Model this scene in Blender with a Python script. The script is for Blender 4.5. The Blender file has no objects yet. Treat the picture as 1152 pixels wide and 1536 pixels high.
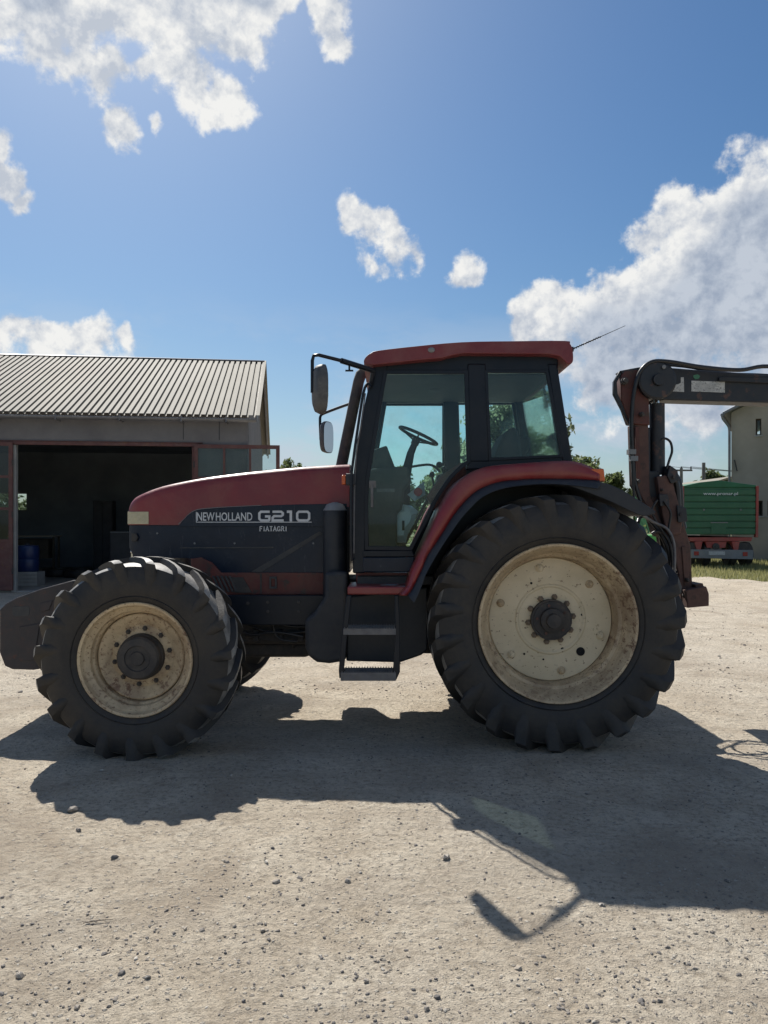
import bpy, bmesh, math, random
import numpy as np
from mathutils import Vector, Matrix, noise as mnoise
R = math.radians
rnd = random.Random(7)
SC = bpy.context.scene
COL = SC.collection

# ------------------------------------------------------------------ camera
CX, HZ, F, EYE = 576.0, 785.0, 1154.0, 1.6
cd = bpy.data.cameras.new("camera"); cam = bpy.data.objects.new("camera", cd); COL.objects.link(cam)
cam.location = (0, 0, EYE); cam.rotation_euler = (R(90), 0, 0)
cd.sensor_fit = 'VERTICAL'; cd.sensor_height = 36.0; cd.lens = 36.0 * F / 1536.0
cd.shift_y = (HZ - 768.0) / 1536.0
cd.clip_start = 0.05; cd.clip_end = 6000
SC.camera = cam
# ------------------------------------------------------------------ sun, sky, exposure
SUN = Vector((-1.03, 2.45, 2.90)).normalized()
sd = bpy.data.lights.new("sun", 'SUN'); sd.energy = 4.9; sd.angle = R(0.55); sd.color = (1.0, 0.955, 0.88)
so = bpy.data.objects.new("sun", sd); COL.objects.link(so)
so.rotation_euler = SUN.to_track_quat('Z', 'Y').to_euler(); so.location = (-10, 24, 28)
SC.view_settings.view_transform = 'Standard'; SC.view_settings.look = 'None'
SC.view_settings.exposure = 0.5; SC.view_settings.gamma = 1.0; SC.view_settings.use_curve_mapping = False
SKY_STRENGTH = 0.056

world = bpy.data.worlds.new("World"); SC.world = world; world.use_nodes = True
nt = world.node_tree; N = nt.nodes; Lk = nt.links; N.clear()
def wn(t, **k):
    n = N.new(t)
    for a, b in k.items(): setattr(n, a, b)
    return n
def link(a, b): Lk.new(a, b)
def setin(n, i, v):
    if hasattr(v, 'is_output') or isinstance(v, bpy.types.NodeSocket): Lk.new(v, n.inputs[i])
    else: n.inputs[i].default_value = v
def wmath(op, a, b=0.0, c=None, clamp=False):
    n = wn('ShaderNodeMath', operation=op); n.use_clamp = clamp
    setin(n, 0, a); setin(n, 1, b)
    if c is not None: setin(n, 2, c)
    return n.outputs[0]
def wrange(v, a, b, c=0.0, d=1.0, smooth=True):
    n = wn('ShaderNodeMapRange'); n.interpolation_type = 'SMOOTHSTEP' if smooth else 'LINEAR'
    setin(n, 0, v); n.inputs[1].default_value = a; n.inputs[2].default_value = b
    n.inputs[3].default_value = c; n.inputs[4].default_value = d
    return n.outputs[0]
def wmix(f, a, b):
    n = wn('ShaderNodeMix', data_type='RGBA')
    setin(n, 0, f); setin(n, 6, a); setin(n, 7, b)
    return n.outputs[2]
sky = wn('ShaderNodeTexSky', sky_type='NISHITA'); sky.sun_disc = False
sky.sun_elevation = math.asin(SUN.z); sky.sun_rotation = math.atan2(SUN.x, SUN.y)
sky.air_density = 1.15; sky.dust_density = 1.0; sky.ozone_density = 1.25; sky.altitude = 200
tc = wn('ShaderNodeTexCoord'); DIR = tc.outputs['Generated']
sep = wn('ShaderNodeSeparateXYZ'); link(DIR, sep.inputs[0])
def wnoise(scale, detail, rough, vec=DIR, dist=0.0):
    n = wn('ShaderNodeTexNoise'); setin(n, 'Vector', vec)
    n.inputs['Scale'].default_value = scale; n.inputs['Detail'].default_value = detail
    n.inputs['Roughness'].default_value = rough; n.inputs['Distortion'].default_value = dist
    return n.outputs[0]
# cumulus: soft lobes placed by direction in the sky dome, broken up by noise; more of them behind the viewer
lobes = []
for px, py, r in [(40,5,75),(120,0,60),(200,8,70),(290,10,85),(250,60,38),(355,30,60),(400,10,30),(250,105,42),(290,125,45),(325,150,34),(85,70,30),(115,95,34),
                  (150,140,32),(182,182,28),(165,100,34),(205,110,20),(230,175,14),(500,30,32),(515,65,30),(480,5,24),(425,8,22),
                  (2,215,26),(15,265,32),(38,290,24),(540,332,30),(570,350,30),(568,378,28),(552,398,26),(590,362,28),(610,378,22),(692,403,32),(712,408,20),
                  (20,497,40),(75,505,42),(130,512,36),(178,512,18),(-60,500,50),
                  (1150,302,82),(1075,310,52),(1010,330,46),(965,365,40),(1000,405,46),(1100,400,110),(1060,480,110),(900,468,46),(845,465,42),(815,490,40),
                  (980,470,90),(1180,480,120),(790,505,24),(1250,380,150),(930,540,80),(1040,560,80)]:
    v = Vector(((px - CX) / F, 1.0, (HZ - py) / F)); lobes.append((v.normalized(), r / F / v.length * 1.15))
lr = random.Random(11)
for i in range(16):
    az = R(60 + lr.random() * 240); el = R(10 + 50 * lr.random())
    c = Vector((math.sin(az) * math.cos(el), math.cos(az) * math.cos(el), math.sin(el)))
    lobes.append((c, 0.1 + 0.12 * lr.random()))
def wvec(vec, sc, amp, det=2):
    w_ = wn('ShaderNodeTexNoise'); setin(w_, 'Vector', vec); w_.inputs['Scale'].default_value = sc; w_.inputs['Detail'].default_value = det
    a = wn('ShaderNodeVectorMath', operation='SUBTRACT'); link(w_.outputs[1], a.inputs[0]); a.inputs[1].default_value = (.5, .5, .5)
    b = wn('ShaderNodeVectorMath', operation='MULTIPLY_ADD'); link(a.outputs[0], b.inputs[0]); b.inputs[1].default_value = (amp, amp, amp); link(vec, b.inputs[2])
    return b.outputs[0]
WV = wvec(wvec(DIR, 7, .075), 22, .025)
def lobe_field(ls, k):
    f = None
    for c, r in ls:
        d = wn('ShaderNodeVectorMath', operation='DISTANCE'); link(WV, d.inputs[0]); d.inputs[1].default_value = c
        m = wmath('MULTIPLY_ADD', d.outputs['Value'], -1.0 / r, 1.0)
        f = m if f is None else wmath('SMOOTH_MAX', f, m, k)
    return wmath('MAXIMUM', f, -0.7)
field = lobe_field(lobes, 0.18)
big = []
for px, py, r in [(1120,480,130),(1040,520,110),(1180,400,120),(1130,330,60),(930,540,80),(380,-10,30),(50,-20,34)]:
    v = Vector(((px - CX) / F, 1.0, (HZ - py) / F)); big.append((v.normalized(), r / F / v.length * 1.15))
for c, r in lobes[-16:]: big.append((c, r*.8))
deep = lobe_field(big, 0.2)
SH = wn('ShaderNodeVectorMath', operation='ADD'); link(DIR, SH.inputs[0]); SH.inputs[1].default_value = tuple((SUN - Vector((0,.6,.1))*0) * 0.010)
fine = wnoise(25, 9, 0.61, DIR, 0.1); fine_s = wnoise(25, 9, 0.61, SH.outputs[0], 0.1)
mid = wnoise(10, 6, 0.55); mid_s = wnoise(10, 6, 0.55, SH.outputs[0])
nz = wmath('ADD', wmath('MULTIPLY', wmath('SUBTRACT', fine, 0.5), 2.0), wmath('MULTIPLY', wmath('SUBTRACT', mid, 0.5), 2.0))
dens = wmath('ADD', field, nz)
cov = wrange(dens, -0.06, 0.44)
relief = wmath('ADD', wmath('MULTIPLY', wmath('SUBTRACT', fine, fine_s), 3.0), wmath('MULTIPLY', wmath('SUBTRACT', mid, mid_s), 7.0))
lit = wmath('MULTIPLY_ADD', relief, 1.0, 0.62, clamp=True)
bright = wmix(lit, (6.6, 7.2, 8.2, 1), (11.2, 11.2, 11.0, 1))
thick = wmath('MULTIPLY', wrange(wmath('ADD', deep, wmath('MULTIPLY', wmath('SUBTRACT', mid, 0.5), 1.3)), -0.05, 0.50), 0.97)
ccol = wmix(thick, bright, wmix(lit, (4.2, 5.0, 6.4, 1), (6.6, 7.3, 8.4, 1)))
mp = wn('ShaderNodeMapping'); link(DIR, mp.inputs[0]); mp.inputs['Scale'].default_value = (1, 1, 2.4)
low = wnoise(4.5, 10, 0.64, wvec(mp.outputs[0], 5, .12), 0.0)
lowm = wmath('MULTIPLY', wrange(low, 0.45, 0.64), wmath('MULTIPLY', wrange(sep.outputs[2], 0.30, 0.10), 0.75))
haze_f = wmath('MULTIPLY', wrange(sep.outputs[2], 0.30, -0.02), 0.30)
hs = wn('ShaderNodeHueSaturation'); hs.inputs['Saturation'].default_value = 1.28; link(sky.outputs[0], hs.inputs['Color'])
tn = wn('ShaderNodeMix', data_type='RGBA', blend_type='MULTIPLY'); tn.inputs[0].default_value = 1.0; link(hs.outputs[0], tn.inputs[6]); tn.inputs[7].default_value = (.80, .95, 1.06, 1)
s1 = wmix(haze_f, tn.outputs[2], (5.6, 6.8, 8.8, 1))
s2 = wmix(lowm, s1, (6.9, 7.7, 8.9, 1))
s3 = wmix(wmath('MULTIPLY', cov, wrange(sep.outputs[2], 0.0, 0.06)), s2, ccol)
bg = wn('ShaderNodeBackground'); link(s3, bg.inputs[0]); bg.inputs[1].default_value = SKY_STRENGTH
wo = wn('ShaderNodeOutputWorld'); link(bg.outputs[0], wo.inputs[0])
try: world.cycles.sampling_method = 'MANUAL'; world.cycles.sample_map_resolution = 1024
except Exception: pass

# ------------------------------------------------------------------ helpers
def W(px, py, Y):
    return Vector(((px - CX) / F * Y, Y, EYE + (HZ - py) / F * Y))
def wm(o):
    m = Matrix.Identity(4)
    while o is not None:
        m = o.matrix_basis @ m; o = o.parent
    return m
class MB:
    def __init__(s): s.v = []; s.f = []
    def add(s, vs, fs):
        b = len(s.v); s.v += [tuple(p) for p in vs]; s.f += [tuple(i + b for i in f) for f in fs]; return s
    def box(s, a, b):
        x0, y0, z0 = a; x1, y1, z1 = b
        return s.add([(x0,y0,z0),(x1,y0,z0),(x1,y1,z0),(x0,y1,z0),(x0,y0,z1),(x1,y0,z1),(x1,y1,z1),(x0,y1,z1)],
                     [(0,3,2,1),(4,5,6,7),(0,1,5,4),(1,2,6,5),(2,3,7,6),(3,0,4,7)])
    def prism(s, pts, y0, y1):           # pts (x,z)
        n = len(pts)
        return s.add([(x, y0, z) for x, z in pts] + [(x, y1, z) for x, z in pts],
                     [tuple(range(n)), tuple(range(2*n-1, n-1, -1))] + [(i, (i+1) % n, n + (i+1) % n, n + i) for i in range(n)])
    def prism_px(s, pts, y0, y1, Y=None):
        Y = y0 if Y is None else Y
        return s.prism([(W(a, b, Y).x, W(a, b, Y).z) for a, b in pts], y0, y1)
    def prism_z(s, pts, z0, z1):         # pts (x,y)
        n = len(pts)
        return s.add([(x, y, z0) for x, y in pts] + [(x, y, z1) for x, y in pts],
                     [tuple(range(n)), tuple(range(2*n-1, n-1, -1))] + [(i, (i+1) % n, n + (i+1) % n, n + i) for i in range(n)])
    def lathe(s, prof, cx, yc, cz, sg=-1, n=64, closed=False, cap=False):   # prof (r, a): a outward along sg*Y
        vs = []; m = len(prof)
        for i in range(n):
            t = 2*math.pi*i/n; c, q = math.cos(t), math.sin(t)
            for r, a in prof: vs.append((cx + r*c, yc + sg*a, cz + r*q))
        fs = []
        for i in range(n):
            j = (i+1) % n
            for k in range(m if closed else m-1):
                k2 = (k+1) % m; fs.append((i*m+k, i*m+k2, j*m+k2, j*m+k))
        if cap:
            fs.append(tuple(i*m for i in range(n))); fs.append(tuple(i*m+m-1 for i in range(n)))
        return s.add(vs, fs)
    def tube(s, pts, r, n=8, cap=True):
        pts = [Vector(p) for p in pts]; m = len(pts)
        rs = r if isinstance(r, (list, tuple)) else [r]*m
        up = None; vs = []
        for i, p in enumerate(pts):
            t = (pts[min(i+1, m-1)] - pts[max(i-1, 0)]).normalized()
            if up is None:
                up = Vector((0, 0, 1)) if abs(t.z) < .9 else Vector((1, 0, 0))
            up = (up - t*up.dot(t))
            if up.length < 1e-4: up = t.orthogonal()
            up.normalize(); sd_ = t.cross(up)
            for k in range(n):
                a = 2*math.pi*(k+.5)/n
                vs.append(p + (up*math.cos(a) + sd_*math.sin(a))*rs[i])
        fs = [(i*n+k, i*n+(k+1) % n, (i+1)*n+(k+1) % n, (i+1)*n+k) for i in range(m-1) for k in range(n)]
        if cap: fs += [tuple(range(n)), tuple((m-1)*n+k for k in range(n))]
        return s.add(vs, fs)
    def bar(s, a, b, w, d):              # rectangular bar from a to b
        a = Vector(a); b = Vector(b); t = (b-a).normalized()
        e = Vector((0, 1, 0)) if abs(t.y) < .9 else Vector((1, 0, 0))
        e = (e - t*e.dot(t)).normalized(); g = t.cross(e)
        vs = [p + e*(i*d/2) + g*(j*w/2) for p in (a, b) for i, j in ((-1,-1),(1,-1),(1,1),(-1,1))]
        return s.add(vs, [(0,1,2,3),(7,6,5,4),(0,4,5,1),(1,5,6,2),(2,6,7,3),(3,7,4,0)])
    def ball(s, c, rx, ry=None, rz=None, n=14, m=9):
        ry = ry or rx; rz = rz or rx; vs = []; fs = []
        for i in range(m+1):
            ph = math.pi*i/m
            for k in range(n):
                th = 2*math.pi*k/n
                vs.append((c[0]+rx*math.sin(ph)*math.cos(th), c[1]+ry*math.sin(ph)*math.sin(th), c[2]+rz*math.cos(ph)))
        for i in range(m):
            for k in range(n):
                fs.append((i*n+k, i*n+(k+1) % n, (i+1)*n+(k+1) % n, (i+1)*n+k))
        return s.add(vs, fs)
    def loft(s, rings, cap=True, closed=True):
        n = len(rings[0]); vs = [p for r in rings for p in r]; fs = []
        for i in range(len(rings)-1):
            for k in range(n if closed else n-1):
                fs.append((i*n+k, i*n+(k+1) % n, (i+1)*n+(k+1) % n, (i+1)*n+k))
        if cap: fs += [tuple(range(n)), tuple((len(rings)-1)*n+k for k in range(n))]
        return s.add(vs, fs)
    def mirror(s, yc):
        o = MB(); o.v = [(x, 2*yc-y, z) for x, y, z in s.v]; o.f = [tuple(reversed(f)) for f in s.f]; return o
    def plus(s, o): return s.add(o.v, o.f)
def smoothline(pts, k=6):
    P = [Vector(p) for p in pts]; out = []
    for i in range(len(P)-1):
        p0, p1, p2, p3 = P[max(i-1,0)], P[i], P[i+1], P[min(i+2, len(P)-1)]
        for j in range(k):
            t = j/k
            out.append(.5*((2*p1)+(p2-p0)*t+(2*p0-5*p1+4*p2-p3)*t*t+(3*p1-p0-3*p2+p3)*t**3))
    out.append(P[-1]); return out
def smooth2(pts, k=6):
    return [(p.x, p.y) for p in smoothline([(a, b, 0) for a, b in pts], k)]
def part(name, mb, mat, parent=None, bevel=0.0, ang=35, local=False, seg=2, kind=None, label=None, recalc=True, solid=0.0):
    me = bpy.data.meshes.new(name)
    me.from_pydata(mb.v, [], mb.f); me.validate()
    if recalc:
        bm = bmesh.new(); bm.from_mesh(me)
        bmesh.ops.remove_doubles(bm, verts=bm.verts, dist=1e-5)
        bmesh.ops.recalc_face_normals(bm, faces=bm.faces); bm.to_mesh(me); bm.free()
    if parent is not None and not local: me.transform(wm(parent).inverted())
    if ang:
        me.polygons.foreach_set('use_smooth', [True]*len(me.polygons))
        me.set_sharp_from_angle(angle=R(ang))
    me.materials.append(mat); me.update()
    o = bpy.data.objects.new(name, me); COL.objects.link(o); o.parent = parent
    if solid:
        sm = o.modifiers.new('thickness', 'SOLIDIFY'); sm.thickness = solid; sm.offset = 0
    if bevel:
        b = o.modifiers.new('edge', 'BEVEL'); b.width = bevel; b.segments = seg; b.limit_method = 'ANGLE'; b.angle_limit = R(35)
    if kind: o['kind'] = kind
    if label: o['label'] = label
    return o
def shared(name, src, parent, mat4):      # another object on the same mesh
    o = bpy.data.objects.new(name, src.data); COL.objects.link(o); o.parent = parent; o.matrix_basis = mat4; return o
def root(name, loc, label, cat, group=None, rz=0.0, kind=None):
    o = bpy.data.objects.new(name, None); COL.objects.link(o); o.location = loc; o.rotation_euler = (0, 0, rz)
    o['label'] = label; o['category'] = cat
    if group: o['group'] = group
    if kind: o['kind'] = kind
    return o
def tag(o, label, cat, group=None, kind=None):
    o['label'] = label; o['category'] = cat
    if group: o['group'] = group
    if kind: o['kind'] = kind
    return o

# ------------------------------------------------------------------ materials
class M:
    def __init__(s, name):
        s.m = bpy.data.materials.new(name); s.m.use_nodes = True; s.t = s.m.node_tree; s.n = s.t.nodes
        s.b = s.n['Principled BSDF']; s.out = s.n['Material Output']; s._c = None
    def node(s, t, **k):
        n = s.n.new(t)
        for a, b in k.items(): setattr(n, a, b)
        return n
    def put(s, n, i, v):
        if isinstance(v, bpy.types.NodeSocket): s.t.links.new(v, n.inputs[i])
        else: n.inputs[i].default_value = v
    def coord(s, scale=(1,1,1), kind='Object'):
        c = s.node('ShaderNodeTexCoord'); m = s.node('ShaderNodeMapping'); s.put(m, 0, c.outputs[kind]); m.inputs['Scale'].default_value = scale
        return m.outputs[0]
    def noise(s, sc, det=5, rough=.6, vec=None, dist=0.0, out=0):
        n = s.node('ShaderNodeTexNoise'); s.put(n, 'Vector', vec if vec is not None else s.coord())
        n.inputs['Scale'].default_value = sc; n.inputs['Detail'].default_value = det; n.inputs['Roughness'].default_value = rough; n.inputs['Distortion'].default_value = dist
        return n.outputs[out]
    def vor(s, sc, vec=None, feature='F1', out='Distance'):
        n = s.node('ShaderNodeTexVoronoi', feature=feature); s.put(n, 'Vector', vec if vec is not None else s.coord()); n.inputs['Scale'].default_value = sc
        return n.outputs[out]
    def rng(s, v, a, b, c=0., d=1.):
        n = s.node('ShaderNodeMapRange'); n.interpolation_type = 'SMOOTHSTEP'; s.put(n, 0, v)
        for i, q in zip((1,2,3,4), (a,b,c,d)): n.inputs[i].default_value = q
        return n.outputs[0]
    def mix(s, f, a, b, blend='MIX'):
        n = s.node('ShaderNodeMix', data_type='RGBA', blend_type=blend)
        for i, q in ((0, f), (6, a), (7, b)):
            if isinstance(q, tuple) and len(q) == 3: q = q + (1,)
            s.put(n, i, q)
        return n.outputs[2]
    def math(s, op, a, b=0., c=0.):
        n = s.node('ShaderNodeMath', operation=op); s.put(n, 0, a); s.put(n, 1, b); s.put(n, 2, c); return n.outputs[0]
    def bump(s, h, dist, strength=1.0):
        n = s.node('ShaderNodeBump'); s.put(n, 'Height', h); n.inputs['Distance'].default_value = dist; n.inputs['Strength'].default_value = strength
        s.put(s.b, 'Normal', n.outputs[0])
    def col(s, c): s.put(s.b, 'Base Color', c if not (isinstance(c, tuple) and len(c) == 3) else c + (1,))
    def rough(s, r): s.put(s.b, 'Roughness', r)
def std(name, c, c2=None, rough=.5, metal=0., nscale=3., dust=0., dustcol=(.30,.26,.21), bump=0., bscale=40., spec=None, wear=0., wearcol=(.12,.05,.025), wscale=9.):
    m = M(name); c2 = c2 or tuple(x*.75 for x in c)
    base = m.mix(m.rng(m.noise(nscale, 6), .3, .7), c, c2)
    if wear:
        wmsk = m.rng(m.noise(wscale, 8, .68), .62-.2*wear, .66-.2*wear+.03)
        base = m.mix(wmsk, base, wearcol)
    rv = rough
    if dust:
        dm = m.math('MULTIPLY', m.rng(m.noise(nscale*1.7, 9, .7, dist=.3), .35, .75), dust)
        base = m.mix(dm, base, dustcol)
        rv = m.math('ADD', m.math('MULTIPLY', dm, .5), rough)
    m.col(base); m.rough(rv); m.b.inputs['Metallic'].default_value = metal
    if spec is not None: m.b.inputs['Specular IOR Level'].default_value = spec
    if bump: m.bump(m.noise(bscale, 5, .6), bump)
    return m.m
def make_red():
    m = M('red_paint'); base = m.mix(m.rng(m.noise(1.6, 6), .3, .7), (.24,.026,.028), (.17,.023,.026))
    st = m.rng(m.noise(3.0, 9, .74, vec=m.coord((5, 5, 1.2)), dist=.9), .57, .78, 0, .34); d = m.rng(m.noise(2.6, 9, .7, dist=.4), .40, .75, 0, .34)
    k = m.math('MAXIMUM', st, d); base = m.mix(k, base, (.27,.15,.12))
    base = m.mix(m.math('MULTIPLY', m.rng(m.noise(38, 6, .7), .66, .70), .7), base, (.06,.03,.025))
    m.col(base); m.rough(m.rng(k, 0, .35, .30, .62)); m.bump(m.noise(20, 5), .0008); return m.m
red_paint = make_red()
roof_red = std('roof_red', (.18,.022,.027), (.14,.02,.025), .42, dust=.4, dustcol=(.25,.13,.12), nscale=2.5)
chassis_red = std('chassis_red', (.13,.025,.019), (.09,.02,.017), .6, dust=.5, dustcol=(.16,.10,.075), nscale=5, wear=.3, wearcol=(.04,.03,.025))
def make_navy():
    m = M('panel_navy'); base = m.mix(m.rng(m.noise(3.5, 6), .3, .7), (.008,.017,.036), (.007,.013,.028))
    v = m.coord((7, 7, 1.1)); st = m.rng(m.noise(3.2, 9, .74, vec=v, dist=.8), .56, .76, 0, .45)
    st = m.math('MULTIPLY', st, m.rng(m.noise(1.3, 4), .40, .62, .15, 1))
    d = m.rng(m.noise(5, 8, .7), .45, .8, 0, .10); k = m.math('MAXIMUM', st, d)
    m.col(m.mix(k, base, (.17,.17,.175))); m.rough(m.rng(k, 0, .4, .26, .6)); m.b.inputs['Specular IOR Level'].default_value = .28; m.bump(m.noise(25, 5), .0008); return m.m
panel_navy = make_navy()
black_frame = std('black_frame', (.007,.011,.019), (.010,.014,.022), .36, dust=.10, dustcol=(.08,.075,.07), nscale=4, spec=.28)
black_plastic = std('black_plastic', (.009,.013,.021), (.013,.017,.025), .5, dust=.25, dustcol=(.09,.085,.08), nscale=5, bump=.0006)
dark_metal = std('dark_metal', (.022,.022,.025), (.036,.033,.032), .6, dust=.6, dustcol=(.13,.11,.09), nscale=6, bump=.002, bscale=18)
tank_plastic = std('tank_plastic', (.018,.020,.026), (.026,.027,.031), .6, dust=.45, dustcol=(.11,.10,.09), nscale=4, bump=.001)
interior_dark = std('interior_dark', (.035,.038,.042), (.05,.052,.055), .7, dust=.4, dustcol=(.15,.14,.12), nscale=6)
black_hole = std('black_hole', (.008,.008,.009), None, .9)
seat_cloth = std('seat_cloth', (.05,.052,.06), (.035,.036,.042), .9, nscale=3, bump=.001, bscale=30)
step_metal = std('step_metal', (.16,.16,.17), (.10,.10,.11), .5, metal=.3, dust=.6, dustcol=(.22,.20,.17), nscale=12)
weight_mat = std('weight_iron', (.042,.038,.04), (.028,.028,.031), .6, dust=.5, dustcol=(.11,.08,.07), nscale=7, wear=.15, wearcol=(.09,.035,.025), wscale=24, bump=.001)
crane_red = std('crane_red', (.11,.025,.018), (.07,.02,.016), .55, dust=.55, dustcol=(.11,.07,.055), nscale=6, wear=.35, wearcol=(.05,.028,.02))
crane_rust = std('crane_rust', (.115,.055,.042), (.07,.036,.03), .7, dust=.5, dustcol=(.17,.11,.09), nscale=7, wear=.4, wearcol=(.05,.03,.025), bump=.0015)
crane_black = std('crane_black', (.010,.014,.020), (.015,.018,.024), .45, dust=.25, dustcol=(.07,.06,.055), nscale=5, wear=.25, wearcol=(.08,.04,.03))
hose_rubber = std('hose_rubber', (.02,.02,.022), None, .38)
white_print = std('white_print', (.62,.64,.66), (.55,.56,.58), .5, nscale=20)
label_white = std('label_white', (.55,.55,.53), (.42,.43,.42), .6, nscale=25, wear=.4, wearcol=(.2,.2,.2), wscale=60)
label_green = std('label_green', (.06,.20,.12), None, .6)
orange_lens = std('orange_lens', (.60,.13,.03), (.45,.09,.03), .25)
red_lens = std('red_lens', (.35,.02,.02), None, .25)
lamp_glass = std('lamp_glass', (.62,.55,.36), (.42,.38,.25), .18, nscale=9, dust=.4, dustcol=(.35,.31,.22))
mirror_back = std('mirror_back', (.05,.052,.056), (.07,.07,.072), .5, dust=.5, dustcol=(.2,.19,.17), nscale=8)
bag_white = std('bag_white', (.85,.87,.87), (.75,.77,.77), .45, nscale=8, bump=.004, bscale=22)
badge_red = std('badge_red', (.6,.04,.05), None, .4)
nut_rust = std('nut_rust', (.20,.15,.10), (.12,.085,.06), .6, nscale=30)
chrome = std('chrome', (.6,.6,.6), None, .15, metal=1.0)
mmx = M('mirror_glass'); mmx.col((.5,.52,.54)); mmx.b.inputs['Metallic'].default_value = 1; mmx.rough(.08); mirror_glass = mmx.m

def glass(name, tint, gl=.9):
    m = M(name); m.n.remove(m.b)
    tr = m.node('ShaderNodeBsdfTransparent'); tr.inputs[0].default_value = tint + (1,)
    df = m.node('ShaderNodeBsdfDiffuse'); df.inputs[0].default_value = (.30,.28,.24,1)
    g = m.node('ShaderNodeBsdfGlossy'); g.inputs['Roughness'].default_value = .03; g.inputs[0].default_value = (gl, gl, gl, 1)
    fr = m.node('ShaderNodeFresnel'); fr.inputs[0].default_value = 1.45
    dirt = m.rng(m.noise(5, 8, .7), .45, .85, .01, .10)
    m1 = m.node('ShaderNodeMixShader'); m.put(m1, 0, dirt); m.t.links.new(tr.outputs[0], m1.inputs[1]); m.t.links.new(df.outputs[0], m1.inputs[2])
    m2 = m.node('ShaderNodeMixShader'); m.put(m2, 0, m.math('MULTIPLY', fr.outputs[0], .7)); m.t.links.new(m1.outputs[0], m2.inputs[1]); m.t.links.new(g.outputs[0], m2.inputs[2])
    m.t.links.new(m2.outputs[0], m.out.inputs[0]); return m.m
cab_glass = glass('cab_glass', (.885,.990,.980))
house_glass = glass('house_glass', (.80,.86,.86))

def make_rubber(nm='rubber', dust=(.115,.095,.07), d0=.03, d1=.45, r0=.48, r1=.75):
    m = M(nm)
    n1 = m.noise(3.5, 9, .7); dm = m.rng(n1, .3, .75, d0, d1)
    base = m.mix(m.noise(30, 4), (.011,.013,.017), (.018,.019,.022))
    c = m.mix(dm, base, dust); m.col(c); m.rough(m.rng(dm, 0, .6, r0, r1))
    m.b.inputs['Specular IOR Level'].default_value = .35; m.bump(m.noise(60, 6, .65), .0015); return m.m
rubber = make_rubber(); tread_rubber = make_rubber('tread_rubber', (.42,.40,.37), .2, .85, .36, .55)
def make_rim():
    m = M('rim_cream')
    base = m.mix(m.rng(m.noise(4, 6), .3, .7), (.62,.49,.31), (.50,.39,.25))
    rust = m.rng(m.noise(16, 9, .74, dist=.5), .52, .60)
    rust2 = m.rng(m.noise(2.3, 6, .6), .40, .62)
    base = m.mix(m.math('MULTIPLY', m.rng(m.noise(3.1, 8, .7, dist=.6), .38, .66), .75), base, (.27,.19,.12))
    base = m.mix(m.math('MULTIPLY', m.math('MULTIPLY', rust, rust2), .9), base, (.14,.07,.04))
    base = m.mix(m.math('MULTIPLY', m.rng(m.noise(48, 7, .7), .57, .62), .85), base, (.17,.085,.045))
    base = m.mix(m.math('MULTIPLY', m.rng(m.vor(22), .16, .10), m.rng(m.noise(5, 5), .45, .6)), base, (.11,.06,.04))
    m.col(base); m.rough(.55); m.bump(m.noise(40, 6), .001); return m.m
rim_cream = make_rim()
def make_rim_clean():
    m = M('disc_cream')
    base = m.mix(m.rng(m.noise(4, 6), .3, .7), (.68,.58,.41), (.58,.49,.33))
    v = m.coord((3, 1, 14))
    st = m.rng(m.noise(2.2, 8, .72, vec=v, dist=.5), .60, .72)
    base = m.mix(m.math('MULTIPLY', st, .55), base, (.28,.22,.16))
    base = m.mix(m.math('MULTIPLY', m.rng(m.noise(30, 7, .72), .60, .64), .85), base, (.14,.08,.05))
    m.col(base); m.rough(.5); return m.m
disc_cream = make_rim_clean()
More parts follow.
